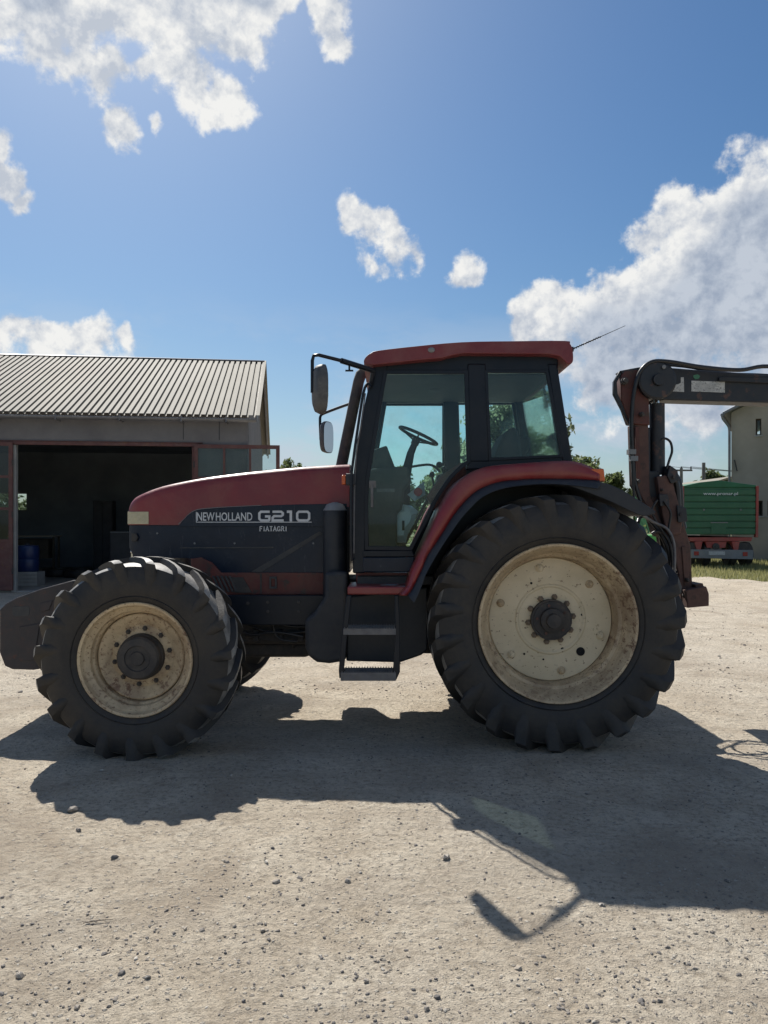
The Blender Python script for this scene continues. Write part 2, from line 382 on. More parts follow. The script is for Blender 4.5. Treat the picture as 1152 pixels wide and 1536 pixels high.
def make_yard(name='packed_gravel'):
    m = M(name); P = m.coord((1,1,1), 'Object')
    big = m.noise(.35, 5, .6, vec=P); mid = m.noise(2.6, 7, .65, vec=P, dist=.4); fin = m.noise(26, 8, .72, vec=P); grit = m.noise(140, 4, .7, vec=P)
    c = m.mix(m.rng(mid, .3, .7), (.47,.39,.29), (.64,.56,.44))
    c = m.mix(m.math('MULTIPLY', m.rng(big, .35, .7), .45), c, (.62,.57,.485))
    c = m.mix(m.rng(fin, .34, .54, .75, 0), c, (.28,.235,.18)); c = m.mix(m.rng(fin, .56, .70, 0, .55), c, (.72,.65,.53)); sv = m.coord((.8,3.2,1)); c = m.mix(m.rng(m.noise(5, 8, .7, vec=sv, dist=.6), .52, .68, 0, .45), c, (.36,.30,.235))
    c = m.mix(m.rng(m.noise(.9, 6, .6, vec=P, dist=.8), .48, .68, 0, .62), c, (.35,.285,.215))
    c = m.mix(m.rng(m.noise(1.5, 7, .62, vec=m.coord((.22,1.5,1)), dist=.5), .50, .66, 0, .42), c, (.38,.325,.26))
    c = m.mix(m.rng(m.noise(9, 8, .75, vec=P, dist=.3), .56, .68, 0, .5), c, (.30,.25,.20))
    chips = m.vor(38, vec=P, out='Color'); cs = m.node('ShaderNodeSeparateColor'); m.put(cs, 0, chips)
    dist = m.vor(38, vec=P)
    cell = m.math('MULTIPLY', m.rng(dist, .40, .25), m.rng(cs.outputs[0], .80, .84))
    c = m.mix(m.math('MULTIPLY', cell, .75), c, m.mix(cs.outputs[1], (.17,.16,.155), (.62,.58,.50)))
    chips2 = m.vor(110, vec=P, out='Color'); cs2 = m.node('ShaderNodeSeparateColor'); m.put(cs2, 0, chips2)
    d2 = m.vor(110, vec=P)
    cell2 = m.math('MULTIPLY', m.rng(d2, .42, .28), m.rng(cs2.outputs[0], .70, .78))
    c = m.mix(m.math('MULTIPLY', cell2, .7), c, m.mix(cs2.outputs[1], (.15,.14,.13), (.60,.56,.48)))
    c = m.mix(m.rng(grit, .30, .48, .45, 0), c, (.25,.215,.175))
    hs_ = m.node('ShaderNodeHueSaturation'); hs_.inputs['Saturation'].default_value = 0.98; hs_.inputs['Value'].default_value = 1.04; m.put(hs_, 'Color', c); m.col(hs_.outputs[0]); m.rough(.95); m.b.inputs['Specular IOR Level'].default_value = .15
    h = m.math('ADD', m.math('MULTIPLY', fin, .018), m.math('MULTIPLY', mid, .02))
    h = m.math('ADD', h, m.math('MULTIPLY', grit, .006))
    h = m.math('ADD', h, m.math('MULTIPLY', cell, .006)); h = m.math('ADD', h, m.math('MULTIPLY', cell2, .0025))
    m.bump(h, 1.9, 1.0); return m.m
yard_mat = make_yard()
def make_field():
    m = M('field_grass'); P = m.coord()
    c = m.mix(m.rng(m.noise(.25, 6, vec=P), .3, .7), (.075,.10,.035), (.14,.14,.06))
    c = m.mix(m.rng(m.noise(9, 7, .7, vec=P), .35, .7), c, (.19,.17,.09)); m.col(c); m.rough(.95)
    m.bump(m.noise(14, 7, vec=P), .05); return m.m
field_mat = make_field()
def make_leaf(name, a, b, trans=.35):
    m = M(name); g = m.node('ShaderNodeNewGeometry')
    oi = m.node('ShaderNodeObjectInfo')
    c = m.mix(g.outputs['Random Per Island'], a, b)
    c = m.mix(m.math('MULTIPLY', oi.outputs['Random'], .4), c, tuple(x*.7 for x in a))
    m.n.remove(m.b)
    d = m.node('ShaderNodeBsdfDiffuse'); m.put(d, 0, c); t = m.node('ShaderNodeBsdfTranslucent'); m.put(t, 0, m.mix(.5, c, tuple(min(1, x*1.6) for x in b)))
    gl = m.node('ShaderNodeBsdfGlossy'); gl.inputs['Roughness'].default_value = .45; gl.inputs[0].default_value = (.5,.5,.5,1)
    mx = m.node('ShaderNodeMixShader'); mx.inputs[0].default_value = trans; m.t.links.new(d.outputs[0], mx.inputs[1]); m.t.links.new(t.outputs[0], mx.inputs[2])
    m2 = m.node('ShaderNodeMixShader'); m2.inputs[0].default_value = .06; m.t.links.new(mx.outputs[0], m2.inputs[1]); m.t.links.new(gl.outputs[0], m2.inputs[2])
    m.t.links.new(m2.outputs[0], m.out.inputs[0]); return m.m
leaf_a = make_leaf('leaf_green', (.07,.10,.035), (.14,.17,.065), .45)
leaf_b = make_leaf('leaf_pale', (.13,.16,.09), (.24,.27,.16), .5)
grass_mat = make_leaf('grass_blade', (.17,.20,.06), (.36,.33,.16), .4)
bark = std('bark', (.10,.08,.06), (.06,.05,.04), .9, bump=.01, bscale=12)
plaster_grey = std('plaster_grey', (.17,.165,.17), (.135,.13,.135), .9, nscale=1.2, dust=.3, dustcol=(.26,.25,.24), bump=.003, bscale=30)
plaster_beige = std('plaster_beige', (.41,.36,.30), (.31,.275,.225), .92, nscale=.5, dust=.35, dustcol=(.26,.24,.20), bump=.004, bscale=25)
inner_wall = std('inner_wall', (.30,.33,.37), (.22,.245,.28), .9, nscale=1)
jamb_paint = std('jamb_paint', (.36,.36,.35), (.28,.28,.27), .7, nscale=4)
door_red = std('door_red', (.11,.035,.032), (.08,.03,.03), .6, dust=.4, dustcol=(.2,.14,.12), nscale=4, wear=.25)
def make_zinc():
    m = M('zinc_sheet'); v = m.coord((1, .25, 1))
    c = m.mix(m.rng(m.noise(.8, 7, .6, vec=v), .3, .7), (.27,.25,.205), (.20,.185,.15))
    c = m.mix(m.rng(m.noise(6, 8, .7, vec=v), .55, .75, 0, .35), c, (.25,.22,.18)); c = m.mix(m.rng(m.noise(1.15, 1, .3, vec=m.coord((1,.01,.01))), .40, .60, 0, .5), c, (.20,.19,.165))
    c = m.mix(m.rng(m.noise(1.6, 8, .7, vec=m.coord((4,.35,.35)), dist=.4), .58, .74, 0, .6), c, (.17,.12,.085))
    m.col(c); m.rough(.75); m.b.inputs['Specular IOR Level'].default_value = .25; return m.m
zinc = make_zinc()
gutter_mat = std('gutter_metal', (.22,.22,.23), (.16,.16,.17), .5, metal=.4)
concrete = std('concrete', (.34,.33,.31), (.26,.25,.24), .9, nscale=1.5, bump=.003)
dark_stuff = std('dark_stuff', (.05,.05,.055), (.03,.03,.035), .6, nscale=3)
blue_plastic = std('blue_plastic', (.012,.03,.12), None, .4)
trailer_green = std('trailer_green', (.02,.125,.055), (.016,.10,.045), .42, nscale=1.5, dust=.2, dustcol=(.15,.18,.13))
tarp_green = std('tarp_green', (.022,.14,.065), (.018,.11,.05), .55, nscale=1.5)
trailer_red = std('trailer_red', (.38,.05,.04), (.28,.04,.035), .5, nscale=2, dust=.3)
steel_grey = std('steel_grey', (.22,.23,.24), (.16,.17,.18), .55, nscale=3, dust=.3)
bright_green = std('bright_green', (.08,.36,.06), (.06,.28,.05), .35, nscale=2)
pole_conc = std('pole_concrete', (.22,.20,.18), (.16,.15,.13), .9)
yellow_paint = std('yellow_paint', (.55,.40,.05), None, .5)
stone_mat = None
def make_stone():
    m = M('stone'); g = m.node('ShaderNodeNewGeometry'); r = g.outputs['Random Per Island']
    ramp = m.node('ShaderNodeValToRGB'); m.put(ramp, 0, r); e = ramp.color_ramp.elements
    e[0].position = 0; e[0].color = (.07,.07,.075,1); e[1].position = 1; e[1].color = (.55,.52,.46,1)
    for p, c in ((.35,(.12,.115,.115,1)),(.55,(.20,.18,.16,1)),(.8,(.36,.31,.25,1))):
        q = e.new(p); q.color = c
    c = m.mix(m.math('MULTIPLY', m.noise(60, 5), .5), ramp.outputs[0], (.30,.26,.21)); m.col(c); m.rough(.85); m.bump(m.noise(120, 4), .001); return m.m
stone_mat = make_stone()

# ------------------------------------------------------------------ ground
def in_yard(x, y):
    e = 1.1*mnoise.noise(Vector((x*.35, y*.35, 3.1)))
    if x > 4: return y + 0.0*x < 22.5 - max(0, x-9.5)*1.15 + e
    if x < -30: return False
    return y < 40 + e
def axis(lo, hi, step, far, growth=1.18):
    c = list(np.arange(lo, hi+1e-6, step)); d = step; a = c[-1]
    while a < far[1]: d *= growth; a += d; c.append(min(a, far[1]))
    d = step; a = c[0]; pre = []
    while a > far[0]: d *= growth; a -= d; pre.append(max(a, far[0]))
    return pre[::-1] + c
xs = axis(-3.4, 4.0, .032, (-34, 34), 1.10); ys = axis(2.2, 8.2, .032, (-20, 42), 1.07)
def ground_h(x, y):
    f = 1.0 if y < 12 else .5
    return f*(.010*mnoise.noise(Vector((x*.7, y*.7, 0))) + .007*mnoise.noise(Vector((x*3, y*3, 5))) + .0065*mnoise.noise(Vector((x*11, y*11, 9))) + .0050*mnoise.noise(Vector((x*27, y*27, 2)))) - .004
g = MB(); nx = len(xs)
for y in ys:
    for x in xs: g.v.append((x, y, ground_h(x, y)))
for j in range(len(ys)-1):
    for i in range(nx-1):
        if in_yard((xs[i]+xs[i+1])/2, (ys[j]+ys[j+1])/2): g.f.append((j*nx+i, j*nx+i+1, (j+1)*nx+i+1, (j+1)*nx+i))
yard = part('gravel_yard', g, yard_mat, recalc=False, ang=180, kind='structure'); tag(yard, 'pale packed gravel yard in front of the buildings', 'yard', kind='structure')
g = MB(); g.add([(-2500,-2500,-.06),(2500,-2500,-.06),(2500,2500,-.06),(-2500,2500,-.06)], [(0,1,2,3)])
tag(part('ground', g, field_mat, ang=0, kind='structure'), 'grassy field reaching to the horizon beyond the yard', 'ground', kind='structure')

# gravel
def stone_mesh(mb, c, s, r, squash=.6):
    t = (1+5**.5)/2
    ico = [(-1,t,0),(1,t,0),(-1,-t,0),(1,-t,0),(0,-1,t),(0,1,t),(0,-1,-t),(0,1,-t),(t,0,-1),(t,0,1),(-t,0,-1),(-t,0,1)]
    fs = [(0,11,5),(0,5,1),(0,1,7),(0,7,10),(0,10,11),(1,5,9),(5,11,4),(11,10,2),(10,7,6),(7,1,8),(3,9,4),(3,4,2),(3,2,6),(3,6,8),(3,8,9),(4,9,5),(2,4,11),(6,2,10),(8,6,7),(9,8,1)]
    a = r.random()*6.28; ca, sa = math.cos(a), math.sin(a); el = .7+.6*r.random(); vs = []
    for x, y, z in ico:
        k = s/1.9*(.7+.6*r.random()); x, y, z = x*k*el, y*k/el, z*k*squash
        vs.append((c[0]+x*ca-y*sa, c[1]+x*sa+y*ca, c[2]+z))
    mb.add(vs, fs)
def gcov(x, y): return mnoise.noise(Vector((x*.9, y*.9, 7)))
g = MB(); sr = random.Random(3); cnt = 0
while cnt < 24000:
    y = 2.2 + 22*sr.random()**2.3; x = (sr.random()*2-1)*(.62*y+.5)
    if not in_yard(x, y) or gcov(x, y) < -.35 + .5*sr.random(): continue
    s = .0020 + .0062*sr.random()**4 + (.009*sr.random() if sr.random() < .03 else 0)
    if y > 7: s *= 1.6
    stone_mesh(g, (x, y, ground_h(x, y)+s*.15), s, sr, .62); cnt += 1
tag(part('gravel', g, stone_mat, ang=0, recalc=False, kind='stuff'), 'loose small grey and beige stones scattered over the yard', 'gravel', kind='stuff')
def yard_point(px, py):
    Y = EYE*F/(py-HZ); return (px-CX)/F*Y, Y
for px, py, s, lab in [(669,1287,13,'jagged dark stone lying just below the thin mirror shadow'), (521,1322,9,'small dark angular stone at mid picture below the hood shadow'),
                  (415,1321,11,'flat light grey stone left of the dark angular one, below the hood shadow'), (222,1467,9,'square dark stone at the lower left of the yard'),
                  (550,1472,9,'pale topped stone near the bottom centre of the yard'), (29,1463,14,'long flat grey stone near the left edge at the bottom'),
                  (116,1510,10,'brownish rounded stone in the bottom left corner'), (109,1216,16,'flat dark stone inside the front wheel shadow'),
                  (172,1287,9,'low grey stone just outside the edge of the front wheel shadow'), (118,1245,8,'dark pebble touching the front wheel shadow edge'),
                  (640,1515,11,'stone at the bottom edge of the picture, right of centre'), (902,1357,9,'grey stone beside the mirror arm shadow on the right'),
                  (1091,1322,9,'dark stone inside the big shadow on the right'), (394,1396,8,'small dark stone left of centre in the sunlit foreground')]:
    x, y = yard_point(px, py); g = MB(); s = s/F*y*.55; stone_mesh(g, (x, y, ground_h(x, y)+s*.3), s, random.Random(px), .65)
    tag(part('stone', g, stone_mat, ang=25, bevel=s*.08), lab, 'stone', 'larger stones lying on the yard')
x, y = yard_point(145, 1384)
g = MB(); g.tube([(x-.05, y-.012, .004), (x-.01, y, .007), (x+.06, y+.018, .005)], [.0015,.002,.001], 5)
tag(part('twig', g, bark), 'thin dry twig lying on the gravel in the lower left', 'twig')

# ------------------------------------------------------------------ tractor
TY = 6.5
tr = root('tractor', (-.2, TY, 0), 'large red and black four wheel drive tractor parked side on in the yard', 'tractor')
XR, ZR, RR, YR = 1.224, .895, .913, 5.37+.265      # rear wheel centre (tyre centre plane)
XF, ZF, RF, YF = -1.70, .667, .70, 5.22+.215
def flat(mb, yc=0):
    mb.v = [(x, yc+(y-yc)*(1+.13*max(0, 1-z/.24)**1.5), max(z, -.006)) for x, y, z in mb.v]
def dust_tops(o, cx, cz, mw):
    me = o.data; me.materials.append(tread_rubber); mi = []
    for p in me.polygons:
        c = mw @ p.center; r = Vector((c.x-cx, 0, c.z-cz)).normalized(); mi.append(1 if abs(p.normal.dot(r)) > .80 else 0)
    me.polygons.foreach_set('material_index', mi)
def wheel(kind, cx, yc, cz, sg, RT, half, bead, nl, seed):
    k = RT/.913; pr = bpy.data.objects.new(kind, None); COL.objects.link(pr); pr.parent = tr
    pr.matrix_basis = Matrix.Translation(Vector((cx, yc, cz)) - Vector(tr.location))
    w = half/.265; rt = RT-.052*k
    prof = [(bead, .80*half), (bead+.02, .87*half), (bead+(rt-bead)*.30, .985*half), (bead+(rt-bead)*.55, 1.0*half), (bead+(rt-bead)*.8, .95*half), (rt-.022, .86*half), (rt-.006, .72*half), (rt, .4*half), (rt+.002, 0)]
    prof = prof + [(r, -a) for r, a in prof[-2::-1]]
    cut = 5; body = MB(); body.lathe(prof[:cut+1], cx, yc, cz, sg, 96); body.lathe(prof[-cut-1:], cx, yc, cz, sg, 96)
    g = MB(); g.lathe(prof[cut:len(prof)-cut], cx, yc, cz, sg, 96)
    rb = bead+(rt-bead)*.16
    body.lathe([(rb, .90*half), (rb+.006, .955*half), (rb+.012, .93*half)], cx, yc, cz, sg, 96)
    D = half*.95/RT*1.02
    st = [((rt-.012, -.03*half), (RT, -.03*half), 0.0, 1.0), ((rt-.012, .32*half), (RT, .32*half), .33, 1.0), ((rt-.014, .64*half), (RT-.003, .64*half), .64, 1.06),
          ((rt-.03, .82*half), (RT-.010, .90*half), .86, 1.25), ((rt-.05, .90*half), (RT-.040*k, 1.035*half), 1.0, 1.4), ((rt-.12*k, .96*half), (RT-.13*k, 1.04*half), 1.06, 1.3),
          ((rt-.19*k, .97*half), (rt-.185*k, .995*half), 1.10, 1.0)]
    lr_ = random.Random(seed)
    for side in (1, -1):
        for i in range(nl):
            th0 = 2*math.pi*(i + (.5 if side < 0 else 0))/nl + .03
            rings = []; j1 = 1+.04*(lr_.random()-.5)
            for (br, ba), (tr_, ta), f, wf in st:
                th = th0 - D*f*j1; wb = .100*k*wf/RT/2; wt = .058*k*wf/RT/2
                ring = []
                for (r_, a_, dt) in ((br, ba, -wb), (tr_, ta, -wt), (tr_, ta, wt), (br, ba, wb)):
                    ring.append((cx + r_*math.cos(th+dt), yc + sg*side*a_, cz + r_*math.sin(th+dt)))
                rings.append(ring)
            g.loft(rings)
    flat(g, yc); flat(body, yc)
    ty = part('tyre', body, rubber, pr, ang=42, bevel=0); tp_ = part('tread', g, rubber, ty, ang=42); dust_tops(tp_, cx, cz, wm(ty))
    return pr
def nuts(pr, n, r, a, yc, cx, cz, sg, size, ph=0.0, mat=None, skip=()):
    src = None
    for i in range(n):
        t = ph + 2*math.pi*i/n
        x, z = cx+r*math.cos(t), cz+r*math.sin(t)
        if src is None:
            g = MB(); g.lathe([(size*1.35, 0), (size*1.35, size*.3), (size, size*.35), (size, size*1.25), (size*.6, size*1.4), (size*.55, size*1.9), (.0005, size*1.9)], x, yc+sg*a, z, sg, 6)
            src = part('wheel_nut', g, mat or dark_metal, pr, ang=30); base = Vector((x, 0, z))
        else: shared('wheel_nut', src, pr, Matrix.Translation(Vector((x, 0, z))-base))
def rear_wheel(sg, yc, seed):
    pr = wheel('rear_wheel', XR, yc, ZR, sg, RR, .265, .548, 23, seed)
    f = .225
    g = MB(); g.lathe([(.552,f-.005),(.565,f+.012),(.560,f+.022),(.545,f+.018),(.530,f-.01),(.512,f-.045),(.508,f-.075),(.500,f-.09),(.490,f-.13),(.470,f-.15),(.462,f-.20),(.456,-.02),(.456,-.2),(.56,-.22)], XR, yc, ZR, sg, 96)
    part('rim', g, rim_cream, pr, ang=28)
    a = -.035
    g = MB(); g.lathe([(.457,a-.012),(.452,a),(.448,a+.004),(.40,a+.006),(.262,a+.010),(.252,a+.018),(.243,a+.018),(.232,a+.010),(.11,a+.012),(.0005,a+.012)], XR, yc, ZR, sg, 96)
    part('wheel_disc', g, disc_cream, pr, ang=28)
    g = MB(); g.lathe([(.14,a+.011),(.140,a+.05),(.133,a+.062),(.09,a+.066),(.086,a+.10),(.055,a+.11),(.05,a+.145),(.0005,a+.15)], XR, yc, ZR, sg, 40)
    part('hub', g, dark_metal, pr, ang=30)
    nuts(pr, 10, .166, a+.012, yc, XR, ZR, sg, .0175, R(80), nut_rust)
    for i in range(5):
        t = R(30+72*i); g = MB(); g.lathe([(.011,a+.062),(.011,a+.072),(.0005,a+.073)], XR+.108*math.cos(t), yc, ZR+.108*math.sin(t), sg, 6); part('hub_bolt', g, crane_rust, pr)
    # clamp lugs, hand hole, small holes
    for i in range(6):
        t = R(42+60*i); x, z = XR+.385*math.cos(t), ZR+.385*math.sin(t)
        g = MB(); g.lathe([(.030,a+.006),(.030,a+.012),(.024,a+.02),(.020,a+.021),(.019,a+.034),(.010,a+.035),(.0095,a+.05),(.0005,a+.05)], x, yc, z, sg, 12)
        part('clamp_bolt', g, disc_cream if i % 2 else rim_cream, pr, ang=30)
    for ang_, r_, s_ in ((-51, .325, .032), (118, .30, .009), (8, .235, .009), (-68, .235, .011), (-127, .32, .008), (-100, .30, .007)):
        t = R(ang_ if s_ < .03 else -47); x, z = XR+r_*math.cos(t), ZR+r_*math.sin(t)
        g = MB(); g.lathe([(s_,a+.0105),(s_,a+.0125),(s_*.85,a+.0128),(.0003,a+.0128)], x, yc, z, sg, 18)
        part('disc_hole', g, black_hole, pr, ang=30)
    return pr
def front_wheel(sg, yc, seed):
    pr = wheel('front_wheel', XF, yc, ZF, sg, RF, .215, .385, 19, seed)
    f = .175
    g = MB(); g.lathe([(.386,f-.01),(.396,f+.012),(.390,f+.02),(.374,f+.014),(.366,f-.02),(.358,f-.03),(.338,f-.045),(.330,f-.055),(.325,f-.085),(.312,f-.10),(.306,f-.15),(.306,-.14),(.385,-.17)], XF, yc, ZF, sg, 80)
    part('rim', g, rim_cream, pr, ang=28)
    a = .055
    g = MB(); g.lathe([(.307,a-.03),(.302,a-.005),(.293,a),(.262,a-.012),(.235,a-.035),(.215,a-.042),(.19,a-.03),(.16,a-.026),(.0005,a-.026)], XF, yc, ZF, sg, 80)
    part('wheel_disc', g, rim_cream, pr, ang=32)
    g = MB(); g.lathe([(.162,a-.027),(.160,a+.01),(.152,a+.02),(.148,a+.065),(.135,a+.08),(.09,a+.085),(.085,a+.075),(.05,a+.075),(.045,a+.09),(.0005,a+.09)], XF, yc, ZF, sg, 40)
    part('hub', g, dark_metal, pr, ang=30)
    nuts(pr, 10, .196, a-.03, yc, XF, ZF, sg, .014, R(12))
    return pr
rear_wheel(-1, YR, 1); rear_wheel(1, 2*TY-YR, 2)
front_wheel(-1, YF, 3); front_wheel(1, 2*TY-YF-.1, 4)

# chassis, engine, axles
g = MB()
g.box((-1.75, TY-.28, .62), (-.35, TY+.28, 1.05)); g.box((-.4, TY-.32, .55), (1.0, TY+.32, 1.15)); g.box((.8, TY-.36, .55), (1.62, TY+.36, 1.3))
g.prism([(-1.25,.62),(-.55,.62),(-.62,.50),(-1.15,.50)], TY-.2, TY+.2)
part('transmission', g, dark_metal, tr, bevel=.03)
g = MB(); g.box((XF-.09, YF-.02, ZF-.09), (XF+.09, 2*TY-YF-.08, ZF+.09)); g.box((XF-.14, TY-.45, ZF-.12), (XF+.14, TY+.45, ZF+.13))
g.tube([(XF+.16, YF+.2, ZF), (XF+.16, TY, ZF), (XF+.16, 2*TY-YF-.3, ZF)], .03, 10)
part('front_axle', g, dark_metal, tr, bevel=.02)
g = MB(); g.tube([(XR, YR-.02, ZR), (XR, 2*TY-YR+.02, ZR)], .15, 20); g.tube([(XR, YR+.28, ZR), (XR, TY-.3, ZR)], [.19,.26], 20); g.tube([(XR, TY+.3, ZR), (XR, 2*TY-YR-.28, ZR)], [.26,.19], 20)
part('rear_axle', g, dark_metal, tr)
# side rail and lower engine
YRL = 6.02
for mir in (0, 1):
    g = MB(); g.prism_px([(330,893),(500,893),(500,936),(462,938),(355,937),(338,928)], YRL, YRL+.05)
    rail = part('side_rail', g.mirror(TY) if mir else g, black_frame, tr, bevel=.006)
    if not mir:
        for px, py in ((402,903),(448,903),(402,917),(448,917),(372,905)):
            c = W(px, py, YRL); g = MB(); g.lathe([(.014,0),(.014,.01),(.0005,.012)], c.x, YRL-.001, c.z, -1, 6)
            part('bolt', g, dark_metal, rail)
g = MB(); g.prism_px([(352,934),(466,934),(461,958),(444,967),(400,963),(368,957)], 6.2, 6.75, 6.2)
part('engine_sump', g, dark_metal, tr, bevel=.015)
g = MB(); g.prism_px([(286,838),(302,836),(318,844),(332,859),(489,859),(489,892),(346,892),(330,905),(290,905)], 6.10, 6.13)
cs = part('chassis_side', g, chassis_red, tr, bevel=.004)
for i in range(5):
    x = 318+i*6.2
    g = MB(); g.prism_px([(x,864),(x+3.2,864),(x+14.2,888),(x+11,888)], 6.085, 6.10)
    part('vent_slot', g, interior_dark, cs)
g = MB(); g.prism_px([(345,866),(364,866),(378,889),(352,889)], 6.088, 6.10); part('mesh_panel', g, dark_metal, cs)
g = MB()
for q in ([(404,865),(415,865),(415,868),(404,868)], [(404,880),(415,880),(415,883),(404,883)], [(404,868.1),(406.5,868.1),(406.5,879.9),(404,879.9)], [(412.5,868.1),(415,868.1),(415,879.9),(412.5,879.9)]):
    g.prism_px(q, 6.082, 6.10)
part('latch', g, interior_dark, cs)
g = MB(); g.prism_px([(390,860),(392.5,860),(392.5,891),(390,891)], 6.094, 6.10); part('seam', g, dark_metal, cs)

c = W(430, 950, 6.15)
for px, py, r_, nm in ((375,925,.045,'oil_filter'),(392,927,.04,'oil_filter')):
    c = W(px, py, 6.15); g = MB(); g.lathe([(r_*.6,.0),(r_,.01),(r_,.12),(r_*.8,.135),(.0005,.135)], c.x, 6.18, c.z, -1, 16); part(nm, g, dark_metal, tr)
for pts, r_ in (([(345,900),(372,912),(400,930),(440,940),(470,938)],.011), ([(340,915),(365,932),(395,946),(430,950),(480,944)],.009), ([(350,944),(380,952),(412,948),(455,955)],.013), ([(410,938),(414,952),(424,960),(446,962)],.010)):
    g = MB(); g.tube(smoothline([W(a, b, 6.12) for a, b in pts], 5), r_, 8); part('hydraulic_line', g, hose_rubber, tr, ang=80)
for px in (384, 420, 452):
    g = MB(); p = W(px, 952, 6.17); g.box(p-Vector((.02,.02,.05)), p+Vector((.02,.03,.04))); part('bracket', g, dark_metal, tr, bevel=.004)
g = MB(); p = W(440, 966, 6.3); g.tube([p+Vector((0,0,.03)), p-Vector((0,0,.03))], .018, 6); part('drain_plug', g, dark_metal, tr)
# hood -------------------------------------------------------------
HW = .385; HY = TY-HW
top = smooth2([(189,765),(189.5,756),(194,748),(206,740),(240,727),(292,716),(340,709),(404,702),(460,697),(524,693.5)], 5)
def hood_ring(x, zt, zb, fr):          # fr: 0..1 nose rounding
    w = HW-fr; r = .075; out = []
    out.append((x, TY-w, zb)); out.append((x, TY-w, max(zb+.001, zt-r-.012)))
    for i in range(1, 6):
        a = math.pi/2*i/5; out.append((x, TY-w+r*(1-math.cos(a)), zt-.012-r*(1-math.sin(a))))
    out.append((x, TY, zt)); 
    return out + [(p[0], 2*TY-p[1], p[2]) for p in out[-2::-1]]
rings = []
for i, (a, b) in enumerate(top):
    p = W(a, b, HY+.012)
    zb = W(a, 787.5, HY).z; x = W(a, 787, HY).x
    fr = .045*max(0, 1-(x+2.045)/.12)**2.0 if x < -1.925 else 0
    rings.append(hood_ring(x, max(p.z, zb+.09), zb, fr))
# front cap stretches down
g = MB(); g.loft(rings)
hood = part('hood', g, red_paint, tr, ang=50)
# lower nose & engine side panels
XH0 = W(189.5, 800, HY).x
g = MB(); rings = []
def lower_bottom(px):
    if px < 197: return 820+(px-189)*1.5
    if px < 276: return 837
    if px < 330: return 837+ (px-276)**2/54**2*14
    return 858.8
for px in [190,192,195,199,206,216,232,250,276,290,300,310,320,330,345,372,420,470,524]:
    x = W(px, 800, HY).x; zb = W(px, lower_bottom(px), HY).z; zt = W(px, 788.2, HY).z
    fr = .045*max(0, 1-(x+2.045)/.12)**2.0 if x < -1.925 else 0; w = HW-.004-fr
    rings.append([(x+.004, TY-w, zb), (x+.004, TY-w, zt), (x+.004, TY+w, zt), (x+.004, TY+w, zb)])
g.loft(rings)
panel = part('engine_side_panel', g, panel_navy, tr, ang=40)
for mir in (0, 1):
    g = MB(); g.prism_px(smooth2([(266,790),(270,786),(276,779),(284,771),(296,765),(318,762.5),(340,761),(392,758.5),(455,756.5),(520,755.5)], 3)+[(520,790)], HY-.006, HY+.01)
    o = part('stripe_panel', g.mirror(TY) if mir else g, panel_navy, hood, bevel=.002)
g = MB(); g.prism_px(smooth2([(267,786),(276,778),(284,770),(296,764),(318,761.5),(340,760),(392,757.6)], 3)+smooth2([(392,758.3),(340,760.8),(318,762.3),(296,764.8),(284,770.8),(276,778.8),(268,786.6)], 3), HY-.008, HY-.006)
part('stripe_edge', g, steel_grey, hood)
# creases on side panel
g = MB(); g.prism_px([(270,821),(410,820.2),(410,822),(270,822.6)], HY-.001, HY+.006)
g.prism_px([(479,797),(484,800),(392,858),(376,858)], HY-.002, HY+.006)
part('panel_crease', g, interior_dark, panel)
g = MB(); g.prism_px([(486,760),(524,760),(524,858),(486,858)], HY-.003, HY+.006); part('rear_cover', g, black_plastic, panel, bevel=.004)
# grille on the nose
for i in range(6):
    z = 1.35+i*.035
    g = MB(); g.box((XH0-.006, TY-.2, z), (XH0+.02, TY+.2, z+.018)); part('grille_bar', g, interior_dark, panel)
g = MB(); g.prism_px([(197,800),(204,800),(207,806),(204,812),(197,812)], HY-.012, HY+.03); part('hood_hinge', g, dark_metal, panel, bevel=.003)
for px, py in ((292,815),(352,815),(470,815),(300,780),(512,780),(236,800)):
    c = W(px, py, HY); g = MB(); g.lathe([(.008,0),(.008,.003),(.0005,.004)], c.x, HY-.001, c.z, -1, 8); part('panel_screw', g, steel_grey, panel)
# headlamps wrap the corner
for mir in (0, 1):
    g = MB(); rings = []
    for px, e in ((188.3,.004),(192,.006),(198,.006),(208,.005),(223,.004)):
        x = W(px, 775, HY).x; fr = .045*max(0, 1-(x+2.045)/.12)**2.0 if x < -1.925 else 0; y = TY-(HW-fr)-e
        z0 = W(px, 786.2, HY).z; z1 = W(px, 767.5, HY).z
        rings.append([(x, y, z0), (x, y, z1), (x, y+.03, z1), (x, y+.03, z0)])
    g.loft(rings); part('headlamp', g.mirror(TY) if mir else g, lamp_glass, tr, ang=40, bevel=.002)
# lettering ---------------------------------------------------------
def ribbon(mb, pts, w, closed, y0, y1):
    P = [Vector((a, b)) for a, b in pts]; n = len(P); L = []; Rr = []
    for i, p in enumerate(P):
        a = P[i-1] if (i > 0 or closed) else None; b = P[(i+1) % n] if (i < n-1 or closed) else None
        d1 = (p-a).normalized() if a is not None else None; d2 = (b-p).normalized() if b is not None else None
        d1 = d1 or d2; d2 = d2 or d1
        n1 = Vector((-d1.y, d1.x)); n2 = Vector((-d2.y, d2.x)); m = (n1+n2).normalized(); k = w/2/max(.4, m.dot(n1))
        L.append(p+m*k); Rr.append(p-m*k)
    m = n if closed else n-1
    for i in range(m):
        j = (i+1) % n; mb.prism([tuple(L[i]), tuple(L[j]), tuple(Rr[j]), tuple(Rr[i])], y0, y1)
def rib_px(mb, pts, w, closed, Y, th=.002):
    q = [(W(a, b, Y).x, W(a, b, Y).z) for a, b in pts]; ribbon(mb, q, w/F*Y, closed, Y-th, Y)
LY = HY-.0075; g = MB()
